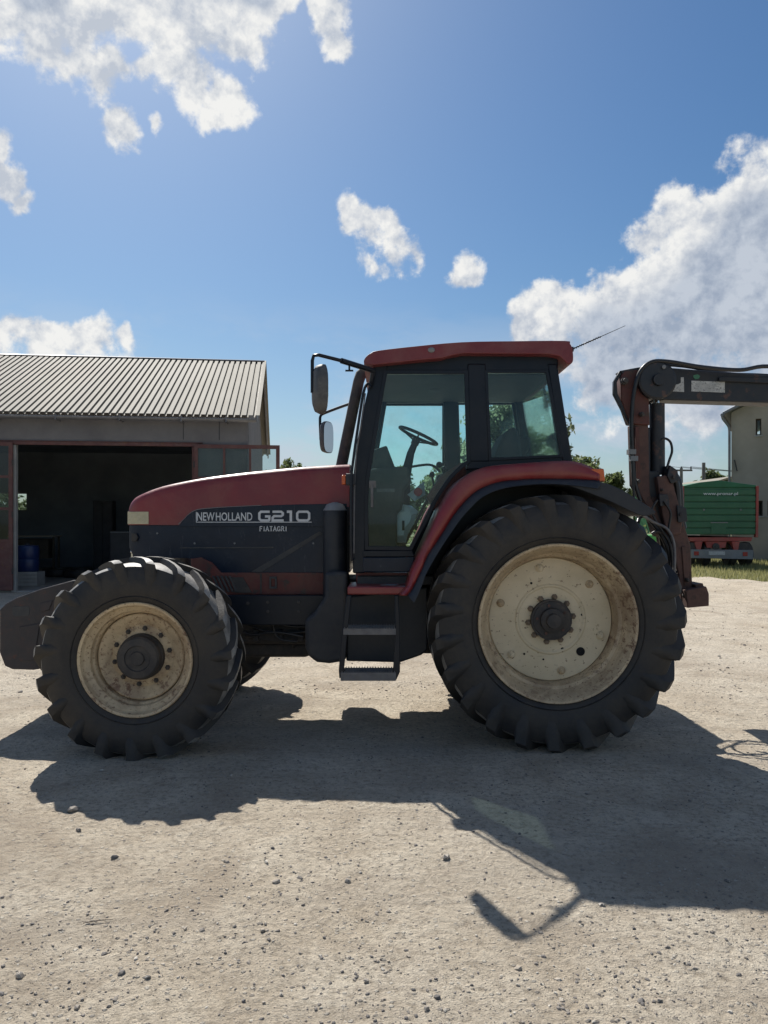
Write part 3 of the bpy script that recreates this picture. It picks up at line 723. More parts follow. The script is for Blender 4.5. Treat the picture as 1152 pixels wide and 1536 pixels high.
x = 389; t, b_ = 767.6, 780.6; mdl = 774.2; wd = 15.5
rib_px(g, [(x+wd,t),(x+2.5,t),(x,t+2.5),(x,b_-2.5),(x+2.5,b_),(x+wd-1.5,b_),(x+wd-.5,b_-1),(x+wd-.5,mdl+.4),(x+8.5,mdl+.4)], 3.5, False, LY)
x += 19.8
rib_px(g, [(x,t),(x+wd-2.5,t),(x+wd,t+2.2),(x+wd,mdl-1.8),(x+wd-2.5,mdl),(x+2.5,mdl),(x+.2,mdl+2.2),(x+.2,b_),(x+wd+1.2,b_)], 3.5, False, LY)
x += 20.5
rib_px(g, [(x+1.0,t),(x+7,t),(x+7,b_+1.7)], 3.8, False, LY)
x += 16.5
rib_px(g, [(x+2.5,t),(x+wd,t),(x+wd+2.5,t+2.5),(x+wd+2.5,b_-2.5),(x+wd,b_),(x+2.5,b_),(x,b_-2.5),(x,t+2.5)], 3.5, True, LY)
part('lettering', g, white_print, hood, ang=0)
g = MB(); rib_px(g, [(294,783.2),(467.5,783.2)], 1.1, False, LY); rib_px(g, [(294.6,768),(294.6,783.2)], 1.2, False, LY); part('underline', g, white_print, hood, ang=0)
def text_mesh(body, px0, py0, px1, py1, Y, mat, parent, bold=.0, name='lettering', th=.0015):
    cu = bpy.data.curves.new(name, 'FONT'); cu.body = body; cu.size = 1; cu.offset = bold; cu.extrude = .002; cu.resolution_u = 3
    o = bpy.data.objects.new('t', cu); COL.objects.link(o); bpy.context.view_layer.update()
    dg = bpy.context.evaluated_depsgraph_get(); me = bpy.data.meshes.new_from_object(o.evaluated_get(dg))
    co = np.empty(len(me.vertices)*3); me.vertices.foreach_get('co', co); co = co.reshape(-1, 3)
    lo, hi = co.min(0), co.max(0); a = W(px0, py1, Y); b = W(px1, py0, Y)
    out = np.empty_like(co); out[:,0] = a.x+(co[:,0]-lo[0])/(hi[0]-lo[0])*(b.x-a.x); out[:,2] = a.z+(co[:,1]-lo[1])/(hi[1]-lo[1])*(b.z-a.z)
    out[:,1] = Y-(co[:,2]-lo[2])/(hi[2]-lo[2]+1e-9)*th
    me.vertices.foreach_set('co', out.ravel()); me.transform(wm(parent).inverted()); me.name = name
    bpy.data.objects.remove(o); bpy.data.curves.remove(cu)
    me.materials.clear(); me.materials.append(mat)
    o = bpy.data.objects.new(name, me); COL.objects.link(o); o.parent = parent; return o
text_mesh('NEW', 295.5, 768.6, 322, 781.2, LY, white_print, hood, .012)
text_mesh('HOLLAND', 323.8, 768.6, 378.5, 781.2, LY, white_print, hood, .012)
# FIATAGRI: small serif capitals built from strokes
g = MB(); x = 390.0; h0, h1 = 789.8, 796.4
glyph = {'F': [[(0,0),(0,6.6)],[(0,0),(3.6,0)],[(0,3.2),(2.8,3.2)]], 'I': [[(1,0),(1,6.6)]], 'A': [[(0,6.6),(2.2,0),(4.4,6.6)],[(1.1,4.3),(3.4,4.3)]],
         'T': [[(0,0),(4.2,0)],[(2.1,0),(2.1,6.6)]], 'G': [[(4,1),(2.4,0),(.8,.8),(.2,3.3),(.8,5.8),(2.4,6.6),(4,5.8),(4,3.8),(2.6,3.8)]],
         'R': [[(0,0),(0,6.6)],[(0,0),(2.8,.1),(3.6,1.6),(2.8,3.2),(0,3.3)],[(1.8,3.3),(3.9,6.6)]]}
for ch in 'FIATAGRI':
    for ln in glyph[ch]: rib_px(g, [(x+a, h0+b) for a, b in ln], 1.25, False, LY-.0002)
    for a in {'F':[0],'I':[1],'A':[0,4.4],'T':[2.1],'G':[],'R':[0,3.9]}[ch]: rib_px(g, [(x+a-1, h1), (x+a+1, h1)], .8, False, LY-.0006)
    x += {'I':3.0,'F':4.6,'A':5.2,'T':4.9,'G':5.6,'R':5.4}[ch]+.6
part('lettering', g, white_print, hood, ang=0)
# front weights on carrier
for i in range(8):
    y0 = TY-.40+i*.10
    g = MB(); g.prism_px([(-1,915),(8,906),(24,897),(60,884),(110,870.5),(112,884),(96,900),(76,930),(62,1003),(50,1005),(18,1004),(7,999),(-1,978)], y0, y0+.088, TY-.40)
    if i == 0:
        # handle slot as recessed dark insert
        wgt = part('front_weight', g, weight_mat, tr, bevel=.008)
        g2 = MB(); g2.prism_px([(20,910),(42,909),(44.5,912),(44.5,921),(42,924),(21,924.5),(18.5,921),(18,913)], y0-.002, y0+.02, TY-.40)
        part('handle_slot', g2, interior_dark, wgt, bevel=.002)
        for q in ([(30,940),(60,935),(52,990),(30,992)], [(60,905),(80,900),(74,915),(62,918)]):
            g2 = MB(); g2.prism_px(q, y0-.008, y0+.004, TY-.40); part('cast_boss', g2, weight_mat, wgt, bevel=.004)
        c = W(88, 892, y0); g2 = MB(); g2.lathe([(.02,0),(.02,.02),(.012,.022),(.012,.05),(.0005,.05)], c.x, y0-.001, c.z, -1, 12); part('locking_pin', g2, dark_metal, wgt)
    else: part('front_weight', g, weight_mat, tr, bevel=.008)
g = MB(); g.box((-2.75, TY-.2, .72), (-1.7, TY+.2, .95)); part('weight_carrier', g, dark_metal, tr, bevel=.01)
g = MB(); c = W(194, 830, 6.1); g.tube([(c.x, TY-.32, c.z-.15), (c.x, TY-.32, c.z)], .012, 8); g.ball((c.x, TY-.32, c.z+.01), .018); part('hood_catch', g, chrome, tr)

# dark upright cover, tank, steps ------------------------------------
g = MB(); c0 = W(502, 760, 5.98); 
g.tube([(c0.x, 6.02, .95), (c0.x, 6.02, 1.63), (c0.x, 6.02, 1.70), (c0.x, 6.02, 1.745), (c0.x, 6.02, 1.76)], [.092,.092,.088,.062,.02], 24)
part('air_cleaner', g, black_plastic, tr, ang=50)
g = MB(); g.tube([(c0.x, 6.02, 1.700), (c0.x, 6.02, 1.748), (c0.x, 6.02, 1.765)], [.093,.066,.02], 24); part('air_cleaner_cap', g, steel_grey, tr, ang=60)
g = MB(); g.prism_px([(487,858),(521,858),(521,895),(519,992),(494,996),(475,994),(463,985),(457.5,972),(457,930),(470,921),(487,895)], 5.80, 6.12)
part('fuel_tank', g, tank_plastic, tr, bevel=.03, seg=3)
g = MB(); g.prism_px([(519,895),(642,880),(642,975),(632,983),(612,990),(600,994),(519,992)], 5.86, 6.2)
part('tank_cover', g, black_plastic, tr, bevel=.015)
SY = 5.50
# cab platform + sill
g = MB(); a = W(521, 880, SY); b = W(613, 892, SY)
g.box((a.x, SY, b.z), (b.x, 5.93, a.z)); part('platform', g, red_paint, tr, bevel=.01)
g = MB(); g.prism_px([(534,859),(620,859),(613,874),(534,874)], 5.90, 5.95); part('cab_sill', g, red_paint, tr, bevel=.004)
c = W(575, 877, 5.7); g = MB(); g.prism_z([(-.02+c.x,5.62),(.09+c.x,5.60),(.12+c.x,5.68),(.03+c.x,5.70)], a.z+.001, a.z+.004); part('wear_plate', g, steel_grey, tr)
for mir in (0,):
    g = MB(); g.prism_px([(520,893),(527,893),(521,950),(516,1003),(519,1012),(509,1018),(508,1005),(513,950)], SY, SY+.05)
    g.prism_px([(592,893),(598,893),(600,950),(600,1008),(594,1021),(588,1012),(590,1000),(593,950)], SY, SY+.05)
    ld = part('ladder', g.mirror(TY) if mir else g, black_frame, tr, bevel=.005)
    for (x0, x1, y0, y1) in ((515, 594, 941, 952), (511, 594, 1007, 1021)):
        g = MB(); p = W(x0, y0, SY); q = W(x1, y1, SY)
        g.box((p.x, SY-.008, q.z), (q.x, SY+.004, p.z-.008)); g.box((p.x, SY+.17, q.z), (q.x, SY+.182, p.z-.008)); g.box((p.x, SY+.004, q.z+.004), (q.x, SY+.17, q.z+.012))
        n = 20
        for i in range(n):
            xx = p.x+(q.x-p.x)*(i+.25)/n; g.prism([(xx, p.z-.008), (xx+.005, p.z+.004), (xx+.010, p.z-.008)], SY-.008, SY+.004); g.prism([(xx, p.z-.008), (xx+.005, p.z+.004), (xx+.010, p.z-.008)], SY+.17, SY+.182)
        part('step', g.mirror(TY) if mir else g, step_metal, ld, bevel=.001)
    if not mir: pass
g = MB(); g.box((a.x, SY, b.z), (b.x, 5.93, a.z)); part('platform', g.mirror(TY), red_paint, tr, bevel=.01)
g = MB(); g.prism_px([(457,930),(519,900),(519,992),(475,994),(457,972)], 5.80, 6.12); part('battery_box', g.mirror(TY), tank_plastic, tr, bevel=.03)

# fenders ------------------------------------------------------------
FY = 5.44
outer = smooth2([(600,893),(611,880),(618.5,858),(633,828),(648,795),(659,770),(671.6,748),(683,731),(697,718),(711,709),(728,702.5),(748,699),(771,697),(805,694.5),(839,692.5),(862,693),(885,700),(898,708)], 4)
inner = smooth2([(612,893),(619,884),(627,868),(634,853),(642,834),(654,816),(667.6,795),(680,775),(695.5,755.5),(707,744),(719.5,735),(738,727),(759,722.5),(790,720),(812,719.5),(839,719.5),(870,720),(899,722)], 4)
flare = smooth2([(620,905),(626,893),(633,876),(639,860),(650,840),(662,820),(676,799),(690,779),(705,762),(716,751),(729,742),(745,735),(768,729.5),(795,726.5),(816,725.5),(840,726),(872,729),(900,733)], 4)
for mir in (0, 1):
    rings = []
    for (a, b), (c, d) in zip(outer, inner):
        o_ = W(a, b, FY); i_ = W(c, d, FY)
        dv = (o_-i_)*.18
        rings.append([i_+Vector((0,.0,0)), i_+(o_-i_)*.5+Vector((0,-.012,0)), o_-dv, o_+Vector((0,.02,0)), o_+Vector((0,.09,0))+dv*.3, o_+Vector((0,.62,0))+dv*.3])
    g = MB(); g.loft(rings, cap=False, closed=False)
    if mir: g = g.mirror(TY)
    fd = part('rear_fender', g, red_paint, tr, ang=60, solid=.012)
    rings = []
    for (a, b), (c, d) in zip(inner, flare):
        i_ = W(a, b, FY); f_ = W(c, d, FY-.05)
        rings.append([i_+Vector((0,.012,0)), i_+Vector((0,-.012,0)), (i_+f_)/2+Vector((0,-.012,0)), f_, f_+Vector((0,.06,0)), f_+Vector((0,.3,0))])
    g = MB(); g.loft(rings, cap=False, closed=False)
    # drooping rubber tail
    if mir: g = g.mirror(TY)
    part('rubber_flare', g, black_plastic, fd, ang=60, solid=.01)
    g = MB(); g.prism_px(smooth2([(862,721),(900,723),(925,731),(950,745),(972,759),(984,768)], 3)+smooth2([(983,770),(965,774),(940,764),(915,752),(880,738),(850,727)], 3), FY-.03, FY+.5, FY-.03)
    part('rear_flap', g.mirror(TY) if mir else g, black_plastic, fd, bevel=.008)
    g = MB(); g.prism_px([(887,703),(906,703),(908,722),(887,722)], FY-.006, FY+.12); part('tail_lamp', g.mirror(TY) if mir else g, orange_lens, fd, bevel=.006)
    # inner wheel-house wall
    g = MB(); pts = [(c, d) for c, d in outer[::3]]; g.prism_px(pts+[(898,760),(640,893)], FY+.60, FY+.62, FY)
    part('wheel_house', g.mirror(TY) if mir else g, black_frame, fd)

# cab ------------------------------------------------------------------
CY = 5.78; CW = .055
roof_poly = smooth2([(546,546),(546,540),(550,534),(557,529),(568,525.5),(620,519.5),(692,513),(770,511.5),(848,511),(855,515),(859,524),(860,540),(856,546),(851,545)], 3)+[(846,540),(839,534),(823,531),(695,530),(678,533),(663,537),(600,543),(560,547.5)]
RY = 5.64
g = MB(); g.prism_px(roof_poly, RY, 2*TY-RY)
# indent sides slightly at the front
g.v = [(x, y, z) for x, y, z in g.v]
roof = part('cab_roof', g, roof_red, tr, bevel=.035, seg=3)
c = W(647, 525, RY); g = MB(); g.ball((c.x, RY, c.z), .026, .012, .02); part('roof_plug', g, steel_grey, roof)
pill = {'a': [(561,545),(583,545),(576,585),(562,650),(551,720),(548,836),(548,860),(529,860),(529,720),(536,660),(548,600)],
        'b': [(701,545),(729,545),(735,693),(703,693)], 'c': [(821,545),(836,545),(859,693),(843,693)]}
for mir in (0, 1):
    for k in 'abc':
        g = MB(); g.prism_px([(688,545),(714,545),(719,693),(690,693)] if (mir and k == 'b') else pill[k], CY-CW, CY+CW, CY-CW); part('cab_pillar', g.mirror(TY) if mir else g, black_frame, tr, bevel=.012)
    g = MB(); g.prism_px([(560,533),(838,529),(837,556.5),(570,558.5)], CY-CW+.008, CY+CW, CY-CW); part('cab_rail', g.mirror(TY) if mir else g, black_frame, tr, bevel=.008)
    g = MB(); g.prism_px([(703,686),(858,684),(862,700),(700,704)], CY-CW+.004, CY+CW, CY-CW); part('cab_rail', g.mirror(TY) if mir else g, black_frame, tr, bevel=.008)
    # door
    gl = [(578,558),(699.5,558),(703,692)]+smooth2([(703,692),(690,702),(676,716),(664,733),(652,752),(640,778),(628,800),(616,823)], 2)[1:]+[(550,822),(549,760),(551,718)]
    g = MB(); Y0 = CY-CW-.006
    fr_out = [(573,553),(704,553),(708,694)]+[(690.5,712),(668,742),(647,775),(624,828),(622,860),(546,860),(545,760),(547,718)]
    if mir: gl = [(min(a, 690), b) for a, b in gl]
    n = len(gl)
    # frame as strips along the glass outline
    q = [(W(a, b, Y0).x, W(a, b, Y0).z) for a, b in gl]; ribbon(g, q, .030, True, Y0, Y0+.03)
    door = part('cab_door', g.mirror(TY) if mir else g, black_frame, tr, bevel=.003)
    g = MB(); g.prism_px(gl, Y0+.010, Y0+.015, Y0); part('glass_pane', g.mirror(TY) if mir else g, cab_glass, door, ang=0)
    g = MB(); g.prism_px([(544,836),(622,836),(617,858),(544,858)], Y0+.002, Y0+.03, Y0); part('door_panel', g.mirror(TY) if mir else g, panel_navy, door, bevel=.006)
    g = MB(); g.prism_px([(544,826),(618,826),(622,835),(544,835)], Y0, Y0+.03, Y0); part('door_trim', g.mirror(TY) if mir else g, black_frame, door, bevel=.004)
    g = MB(); a = W(558, 727, Y0); g.box((a.x-.022, Y0-.03, a.z-.025), (a.x+.03, Y0+.0, a.z+.028)); g.tube([(a.x, Y0-.035, a.z), (a.x+.002, Y0-.04, a.z-.17)], .011, 8)
    part('door_handle', g.mirror(TY) if mir else g, step_metal, door, bevel=.003)
    # rear quarter window
    wq = [(716 if mir else 729.5,557),(821,557),(843,684),(720 if mir else 735.5,689)]
    q = [(W(a, b, Y0).x, W(a, b, Y0).z) for a, b in wq]; g = MB(); ribbon(g, q, .022, True, Y0+.002, Y0+.028)
    wdw = part('quarter_window', g.mirror(TY) if mir else g, black_frame, tr, bevel=.003)
    g = MB(); g.prism_px(wq, Y0+.010, Y0+.015, Y0); part('glass_pane', g.mirror(TY) if mir else g, cab_glass, wdw, ang=0)
    # grab rail outside the a pillar
    pts = [W(557,580,5.66), W(551,575,5.66)+Vector((0,.02,0)), W(545,590,5.66), W(537,640,5.66), W(530,690,5.66), W(527,725,5.66), W(527,830,5.66), W(530,838,5.70)]
    g = MB(); g.tube(smoothline(pts, 3), .011, 8); part('grab_rail', g.mirror(TY) if mir else g, black_frame, tr)
    g = MB(); g.tube(smoothline([W(548,590,5.70), W(541,640,5.70), W(533,700,5.70), W(531,830,5.70)], 4), .006, 6); part('washer_hose', g.mirror(TY) if mir else g, step_metal, tr)
    g = MB(); a = W(519, 720, 5.72); g.box((a.x-.03, 5.68, a.z-.035), (a.x+.0, 5.76, a.z+.035)); il = part('turn_signal', g.mirror(TY) if mir else g, orange_lens, tr, bevel=.006)
    g = MB(); g.box((a.x+.001, 5.67, a.z-.04), (a.x+.07, 5.78, a.z+.045)); part('lamp_housing', g.mirror(TY) if mir else g, black_plastic, il, bevel=.006)
# windscreen and rear window
def crosspane(name, p0, p1, th=.006):
    a = W(p0[0], p0[1], CY-CW); b = W(p1[0], p1[1], CY-CW)
    y0, y1 = CY+CW+.001, 2*TY-CY-CW-.001
    g = MB(); g.add([(a.x,y0,a.z),(a.x,y1,a.z),(b.x,y1,b.z),(b.x,y0,b.z),(a.x+th,y0,a.z),(a.x+th,y1,a.z),(b.x+th,y1,b.z),(b.x+th,y0,b.z)], [(0,1,2,3),(4,5,6,7),(0,1,5,4),(1,2,6,5),(2,3,7,6),(3,0,4,7)])
    return part(name, g, cab_glass, tr, ang=0)
crosspane('windscreen', (570,558), (538,720))
crosspane('rear_window', (829,557), (851,688))
g = MB(); a = W(560, 535, CY); b = W(838, 556, CY); g.box((a.x+.04, CY+CW+.004, b.z-.02), (b.x-.02, 2*TY-CY-CW-.004, b.z+.075))
for xx in (.25, .75): pass
part('headliner', g, interior_dark, tr, bevel=.02)
g = MB(); a = W(536, 722, CY); b = W(538, 860, CY); g.box((a.x-.01, CY, b.z), (a.x+.03, 2*TY-CY, a.z)); part('firewall', g, black_frame, tr)
g = MB(); a = W(845, 690, CY); g.box((a.x, CY+.05, 1.1), (a.x+.04, 2*TY-CY-.05, a.z)); part('cab_back', g, black_frame, tr)
g = MB(); a = W(536, 862, CY); g.box((a.x, CY, 1.14), (1.35, 2*TY-CY, 1.20)); part('cab_floor', g, interior_dark, tr)
# interior
g = MB(); g.prism_px([(556,703),(592,700),(612,700),(617,722),(607,735),(603,765),(596,770),(596,822),(548,826),(548,712)], TY-.28, TY+.30, TY-.28)
dash = part('dashboard', g, interior_dark, tr, bevel=.02)
g = MB(); g.prism_px([(556,676),(580,668),(593,702),(556,706)], TY-.16, TY+.16, TY-.16); part('instrument_pod', g, interior_dark, dash, bevel=.012)
g = MB(); p = W(565, 733, TY-.29); q = W(592, 738, TY-.29); g.box((p.x, TY-.292, q.z), (q.x, TY-.283, p.z)); part('dash_label', g, step_metal, dash)
sc_ = W(626, 657, TY); ax = Vector((-.34, 0, .94)).normalized(); ex = Vector((ax.z, 0, -ax.x)); ey = Vector((0, 1, 0))
ax = Vector((.42, 0, .907)); ex = Vector((.907, 0, -.42))
g = MB(); ring = [sc_+ex*.172*math.cos(2*math.pi*i/36)+ey*.172*math.sin(2*math.pi*i/36)+ax*.02 for i in range(37)]
g.tube(ring, .0135, 8, cap=False)
for t in (R(90), R(-90), R(0), R(180)):
    g.tube([sc_-ax*.035, sc_+(ex*math.cos(t)+ey*math.sin(t))*.168+ax*.018], .008, 6)
g.tube([sc_-ax*.06, sc_-ax*.01], .035, 12)
part('steering_wheel', g, black_plastic, tr, ang=60)
g = MB(); g.tube([sc_-ax*.05, W(616,680,TY), W(608,715,TY), W(604,760,TY)], [.028,.033,.045,.06], 12); part('steering_column', g, black_plastic, tr)
g = MB(); g.tube(smoothline([W(612,701,TY), W(640,697,TY), W(652,700,TY), W(660,708,TY)], 4), .011, 8); g.ball(W(659,697,TY), .028, .028, .026); part('shuttle_lever', g, black_plastic, tr)
# seat: between b pillar and c pillar
sx = W(765, 680, TY).x
g = MB(); g.prism_px([(702,712),(765,712),(772,724),(768,738),(700,734)], TY-.26, TY+.26, TY-.26); st_ = part('seat_cushion', g, seat_cloth, tr, bevel=.03)
g = MB(); g.prism_px(smooth2([(748,716),(742,690),(748,668),(758,649),(770,641),(778,648),(782,672),(784,700),(776,716)], 3), TY-.24, TY+.24, TY-.24); part('seat_backrest', g, seat_cloth, tr, bevel=.03)
g = MB(); g.prism_px([(776,655),(795,656),(797,668),(790,680),(782,700),(776,700)], TY+.0, TY+.26, TY); part('armrest', g, seat_cloth, tr, bevel=.02)
g = MB(); g.box((sx-.35, TY-.2, 1.2), (sx-.05, TY+.2, W(0,735,TY).z)); part('seat_base', g, interior_dark, tr, bevel=.02)
g = MB(); g.prism_px([(655,712),(700,700),(735,708),(735,800),(690,800),(655,770)], TY+.28, TY+.48, TY+.28); part('side_console', g, interior_dark, tr, bevel=.02)
g = MB(); g.prism_px([(640,745),(662,712),(690,694),(700,694),(700,730),(655,775)], CY+.30, CY+.42, CY+.3); part('side_console', g, chassis_red, tr, bevel=.02)
for (px, py, r_) in ((648,712,.010),(666,704,.009),(672,712,.010)):
    g = MB(); p = W(px, py, TY+.32); g.tube([p+Vector((.03,0,-.18)), p], r_, 8); g.ball(p, .024, .024, .03); part('control_lever', g, black_plastic, tr)
for px, dy in ((603,-.14),(612,.1),(622,.16)):
    g = MB(); p = W(px, 790, TY+dy); g.box((p.x, TY+dy-.03, p.z-.03), (p.x+.02, TY+dy+.03, p.z+.05)); g.bar(p, p+Vector((-.12,0,.18)), .014, .014); part('pedal', g, dark_metal, tr)
# mirror inside rear: hand rail on far rear
g = MB(); g.tube(smoothline([W(806,580,7.1), W(812,560,7.1)+Vector((0,0,-.05)), W(822,620,7.1), W(828,655,7.1), W(838,658,7.1)], 4), .012, 8); g.box(W(813,612,7.1)-Vector((.03,.02,.06)), W(813,612,7.1)+Vector((.05,.02,.03))); part('rear_wiper', g, black_plastic, tr)
# tinted visor hanging under the roof
g = MB(); p = W(655, 578, TY); g.ball((p.x, TY, p.z), .1, .16, .05); part('interior_lamp', g, interior_dark, tr)
# exhaust at the far front corner
g = MB(); g.tube([W(512,700,6.98), W(520,660,6.98), W(538,572,6.98), W(541,563,6.98), W(549,556,6.98)], [.052,.052,.050,.052,.052], 16)
g.tube([W(512,712,6.98)-Vector((0,0,.3)), W(512,700,6.98)], .05, 16)
part('exhaust_pipe', g, dark_metal, tr)
# mirrors
MY = 5.30
def far_mirror():
    FYm = 7.55
    g = MB(); g.tube(smoothline([W(533,603,7.2), W(512,610,7.4), W(486,620,FYm), W(481,624,FYm), W(480,632,FYm), W(481,660,FYm)], 4), .014, 8)
    arm = part('mirror_arm', g, black_frame, tr, ang=60)
    c = W(491, 656, FYm); ux = Vector((math.cos(R(67)), math.sin(R(67)), 0)); n = Vector((-ux.y, ux.x, 0))*-1
    def rr(wd, ht, off):
        out = []
        for i in range(24):
            t = 2*math.pi*i/24; e = .6
            out.append(c+ux*math.copysign(abs(math.cos(t))**e, math.cos(t))*wd+Vector((0,0,math.copysign(abs(math.sin(t))**e, math.sin(t))*ht))+n*off)
        return out
    g = MB(); g.loft([rr(.07, .12, -.05), rr(.095, .145, -.035), rr(.11, .155, -.01), rr(.11, .155, .012)]); h = part('mirror_housing', g, mirror_back, arm, ang=50)
    g = MB(); g.loft([rr(.102, .148, .0125), rr(.102, .148, .016)]); part('mirror_glass', g, mirror_glass, h, ang=30)
def mirror_set(far):
    g = MB()
    A = W(560,556,5.66); Bq = W(512,541,5.42); C = W(478,532.5,MY)
    if far: return far_mirror()

    g.tube([A, Bq], .020, 8); g.tube([Bq, C, W(470.5,533.5,MY), W(468.5,541,MY), W(468.5,589,MY)], [.013,.0125,.0125,.0125,.0125], 8)
    g.tube([W(524,546,5.48), W(524,556,5.48)], .008, 6); g.tube([W(518,556,5.48), W(530,556,5.48)], .007, 6)
    g.tube([A, W(556,580,5.72)], .018, 8)
    if far: g = g.mirror(TY)
    arm = part('mirror_arm', g, black_frame, tr, ang=60)
    c = W(483.5, 584, MY); g = MB(); rings = []
    # rounded rectangular dish facing rearward (+x), slightly turned toward the driver
    ux = Vector((math.cos(R(113)), math.sin(R(113)), 0)); n = Vector((ux.y, -ux.x, 0)) # ux across width, n normal
    def rr(wd, ht, off):
        out = []
        for i in range(24):
            t = 2*math.pi*i/24; e = .8
            x_ = math.copysign(abs(math.cos(t))**e, math.cos(t))*wd; z_ = math.copysign(abs(math.sin(t))**e, math.sin(t))*ht
            out.append(c+ux*x_+Vector((0,0,z_))+n*off)
        return out
    H_ = .172; Wd = .090
    g.loft([rr(Wd*.55, H_*.7, -.062), rr(Wd*.85, H_*.92, -.045), rr(Wd, H_, -.012), rr(Wd, H_, .012)])
    if far: g = g.mirror(TY)
    h = part('mirror_housing', g, mirror_back, arm, ang=50)
    g = MB(); g.loft([rr(Wd*.93, H_*.95, .0125), rr(Wd*.93, H_*.95, .016)])
    if far: g = g.mirror(TY)
    part('mirror_glass', g, mirror_glass, h, ang=30)
mirror_set(False); mirror_set(True)
# antenna
g = MB(); p0 = W(858,524,5.9); p1 = W(901,505,5.9); p2 = W(938,488.5,5.9)
g.tube([p0-Vector((.02,0,0)), p0+Vector((.01,0,.0))], .02, 8)
n = 40; d = (p1-p0)
side = Vector((0,1,0)); up = d.cross(side).normalized()
g.tube([p0+d*(i/n)+(side*math.cos(i*1.9)+up*math.sin(i*1.9))*.005 for i in range(n+1)], .0045, 5)
g.tube([p0, p1, p2], [.004,.003,.0018], 5)
part('antenna', g, hose_rubber, tr)
# rear linkage
g = MB(); g.box((1.6, TY-.45, .55), (1.95, TY-.36, .63)); g.box((1.6, TY+.36, .55), (1.95, TY+.45, .63)); g.box((1.55, TY-.3, .7), (2.05, TY+.3, 1.0))
part('hitch', g, dark_metal, tr, bevel=.01)

# bag and paper in the cab
g = MB(); brn = random.Random(5)
pts = [(574,815),(577,790),(584,765),(594,762),(606,757),(618,760),(626,768),(621,785),(612,800),(608,813)]
rings = []
for dy, k in ((-.14,.6),(-.09,.95),(0,1.02),(.07,.95),(.12,.5)):
    cxx = sum(p[0] for p in pts)/len(pts); cyy = sum(p[1] for p in pts)/len(pts)
    rings.append([W(cxx+(a-cxx)*k+brn.uniform(-2,2), cyy+(b-cyy)*k+brn.uniform(-2.5,2.5), TY-.02)+Vector((0,dy,0)) for a, b in pts])
g.loft(rings); o = part('plastic_bag', g, bag_white, None, ang=25); tag(o, 'crumpled white plastic bag lying on the tractor cab floor', 'bag')
g = MB(); p = [W(611,742,TY-.1), W(636,722,TY+.1), W(638,742,TY+.1), W(622,752,TY-.1)]
g.add([q for q in p]+[q+Vector((0,.004,0)) for q in p], [(0,1,2,3),(7,6,5,4),(0,1,5,4),(1,2,6,5),(2,3,7,6),(3,0,4,7)])
o = part('paper_packet', g, bag_white, None, ang=0); tag(o, 'white paper packet with a round red badge behind the cab glass', 'packet')
c = W(627, 738, TY-.03); g = MB(); g.lathe([(.036,0),(.036,.008),(.0005,.010)], c.x, TY-.04, c.z, -1, 20); part('red_badge', g, badge_red, o)

# ------------------------------------------------------------------ loader crane
cr = root('loader_crane', (2.45, TY, .3), 'rusty red and black knuckle boom crane mounted behind the tractor cab', 'crane')
K0, K1 = TY-.17, TY+.17
def cp(name, pts, y0, y1, mat, bev=.008, par=None, ref=None):
    g = MB(); g.prism_px(pts, y0, y1, K0 if ref is None else ref); return part(name, g, mat, par or cr, bevel=bev)
cp('base_post', [(1006,812),(1004,790),(1023,775),(1036,818),(1039,881),(1040,892),(1023,905),(1018,860)], K0, K1, crane_rust)
cp('base_plate', [(1022,884),(1052,878),(1056,889),(1056,907),(1024,910)], K0-.1, K1+.1, crane_rust, .006)
cp('base_foot', [(1039,876),(1050,874),(1052,881),(1040,883)], K0-.06, K1+.06, crane_rust, .004)
cp('slewing_column', [(984,715),(1005,712),(1018,760),(1023,778),(1020,800),(1001,806),(992,770)], K0-.02, K1+.02, crane_rust)
m_ = cp('main_arm', [(950,636),(974,636),(976,738),(986,765),(1003,812),(985,800),(972,760),(953,727)], K0+.02, K0+.16, crane_rust)
cp('main_arm_inner', [(972,640),(979,640),(979,706),(993,706),(998,760),(1003,806),(990,790),(976,744)], K0+.05, K1-.05, crane_black)
cp('knuckle', [(931,566),(935,556),(957,553),(974,600),(975,638),(945,636),(932,600)], K0, K0+.12, crane_red, .01)
cp('knuckle_link', [(921,572),(930,556),(933,560),(926,573),(927,590),(948,633),(944,636),(921,591)], K0+.01, K0+.05, crane_black, .004)
cp('knuckle_top', [(930,556),(957,551),(992,547),(992,552),(958,558),(935,561)], K0+.001, K0+.14, crane_black, .004)
c = W(983, 572, K0)
g = MB(); g.lathe([(.155,0),(.155,.05),(.14,.06),(.05,.062),(.045,.09),(.0005,.09)], c.x, K0, c.z, -1, 32); g.lathe([(.155,0),(.155,.05),(.14,.06),(.0005,.062)], c.x, K1, c.z, 1, 32)
g.tube([(c.x, K0, c.z), (c.x, K1, c.z)], .13, 24)
part('pivot', g, crane_black, cr, ang=30)
g = MB(); c = W(991, 553, K0); g.lathe([(.016,.07),(.016,.078),(.0005,.08)], c.x, K0, c.z, -1, 12); part('pivot_bolt', g, steel_grey, cr)
XE = 5.4
zt0, zt1, zb0, zb1 = W(997,547.5,K0).z, W(1152,560,K0).z, W(994,597.5,K0).z, W(1152,604,K0).z
x0 = W(992,572,K0).x; xx1 = W(1152,572,K0).x; f_ = (XE-x0)/(xx1-x0)
g = MB(); g.prism([(x0, zt0), (XE, zt0+(zt1-zt0)*f_), (XE, zb0+(zb1-zb0)*f_), (x0+1.2, zb0+(zb1-zb0)*.95), (x0, zb0)], TY-.10, TY+.10)
boom = part('boom', g, crane_black, cr, bevel=.008)
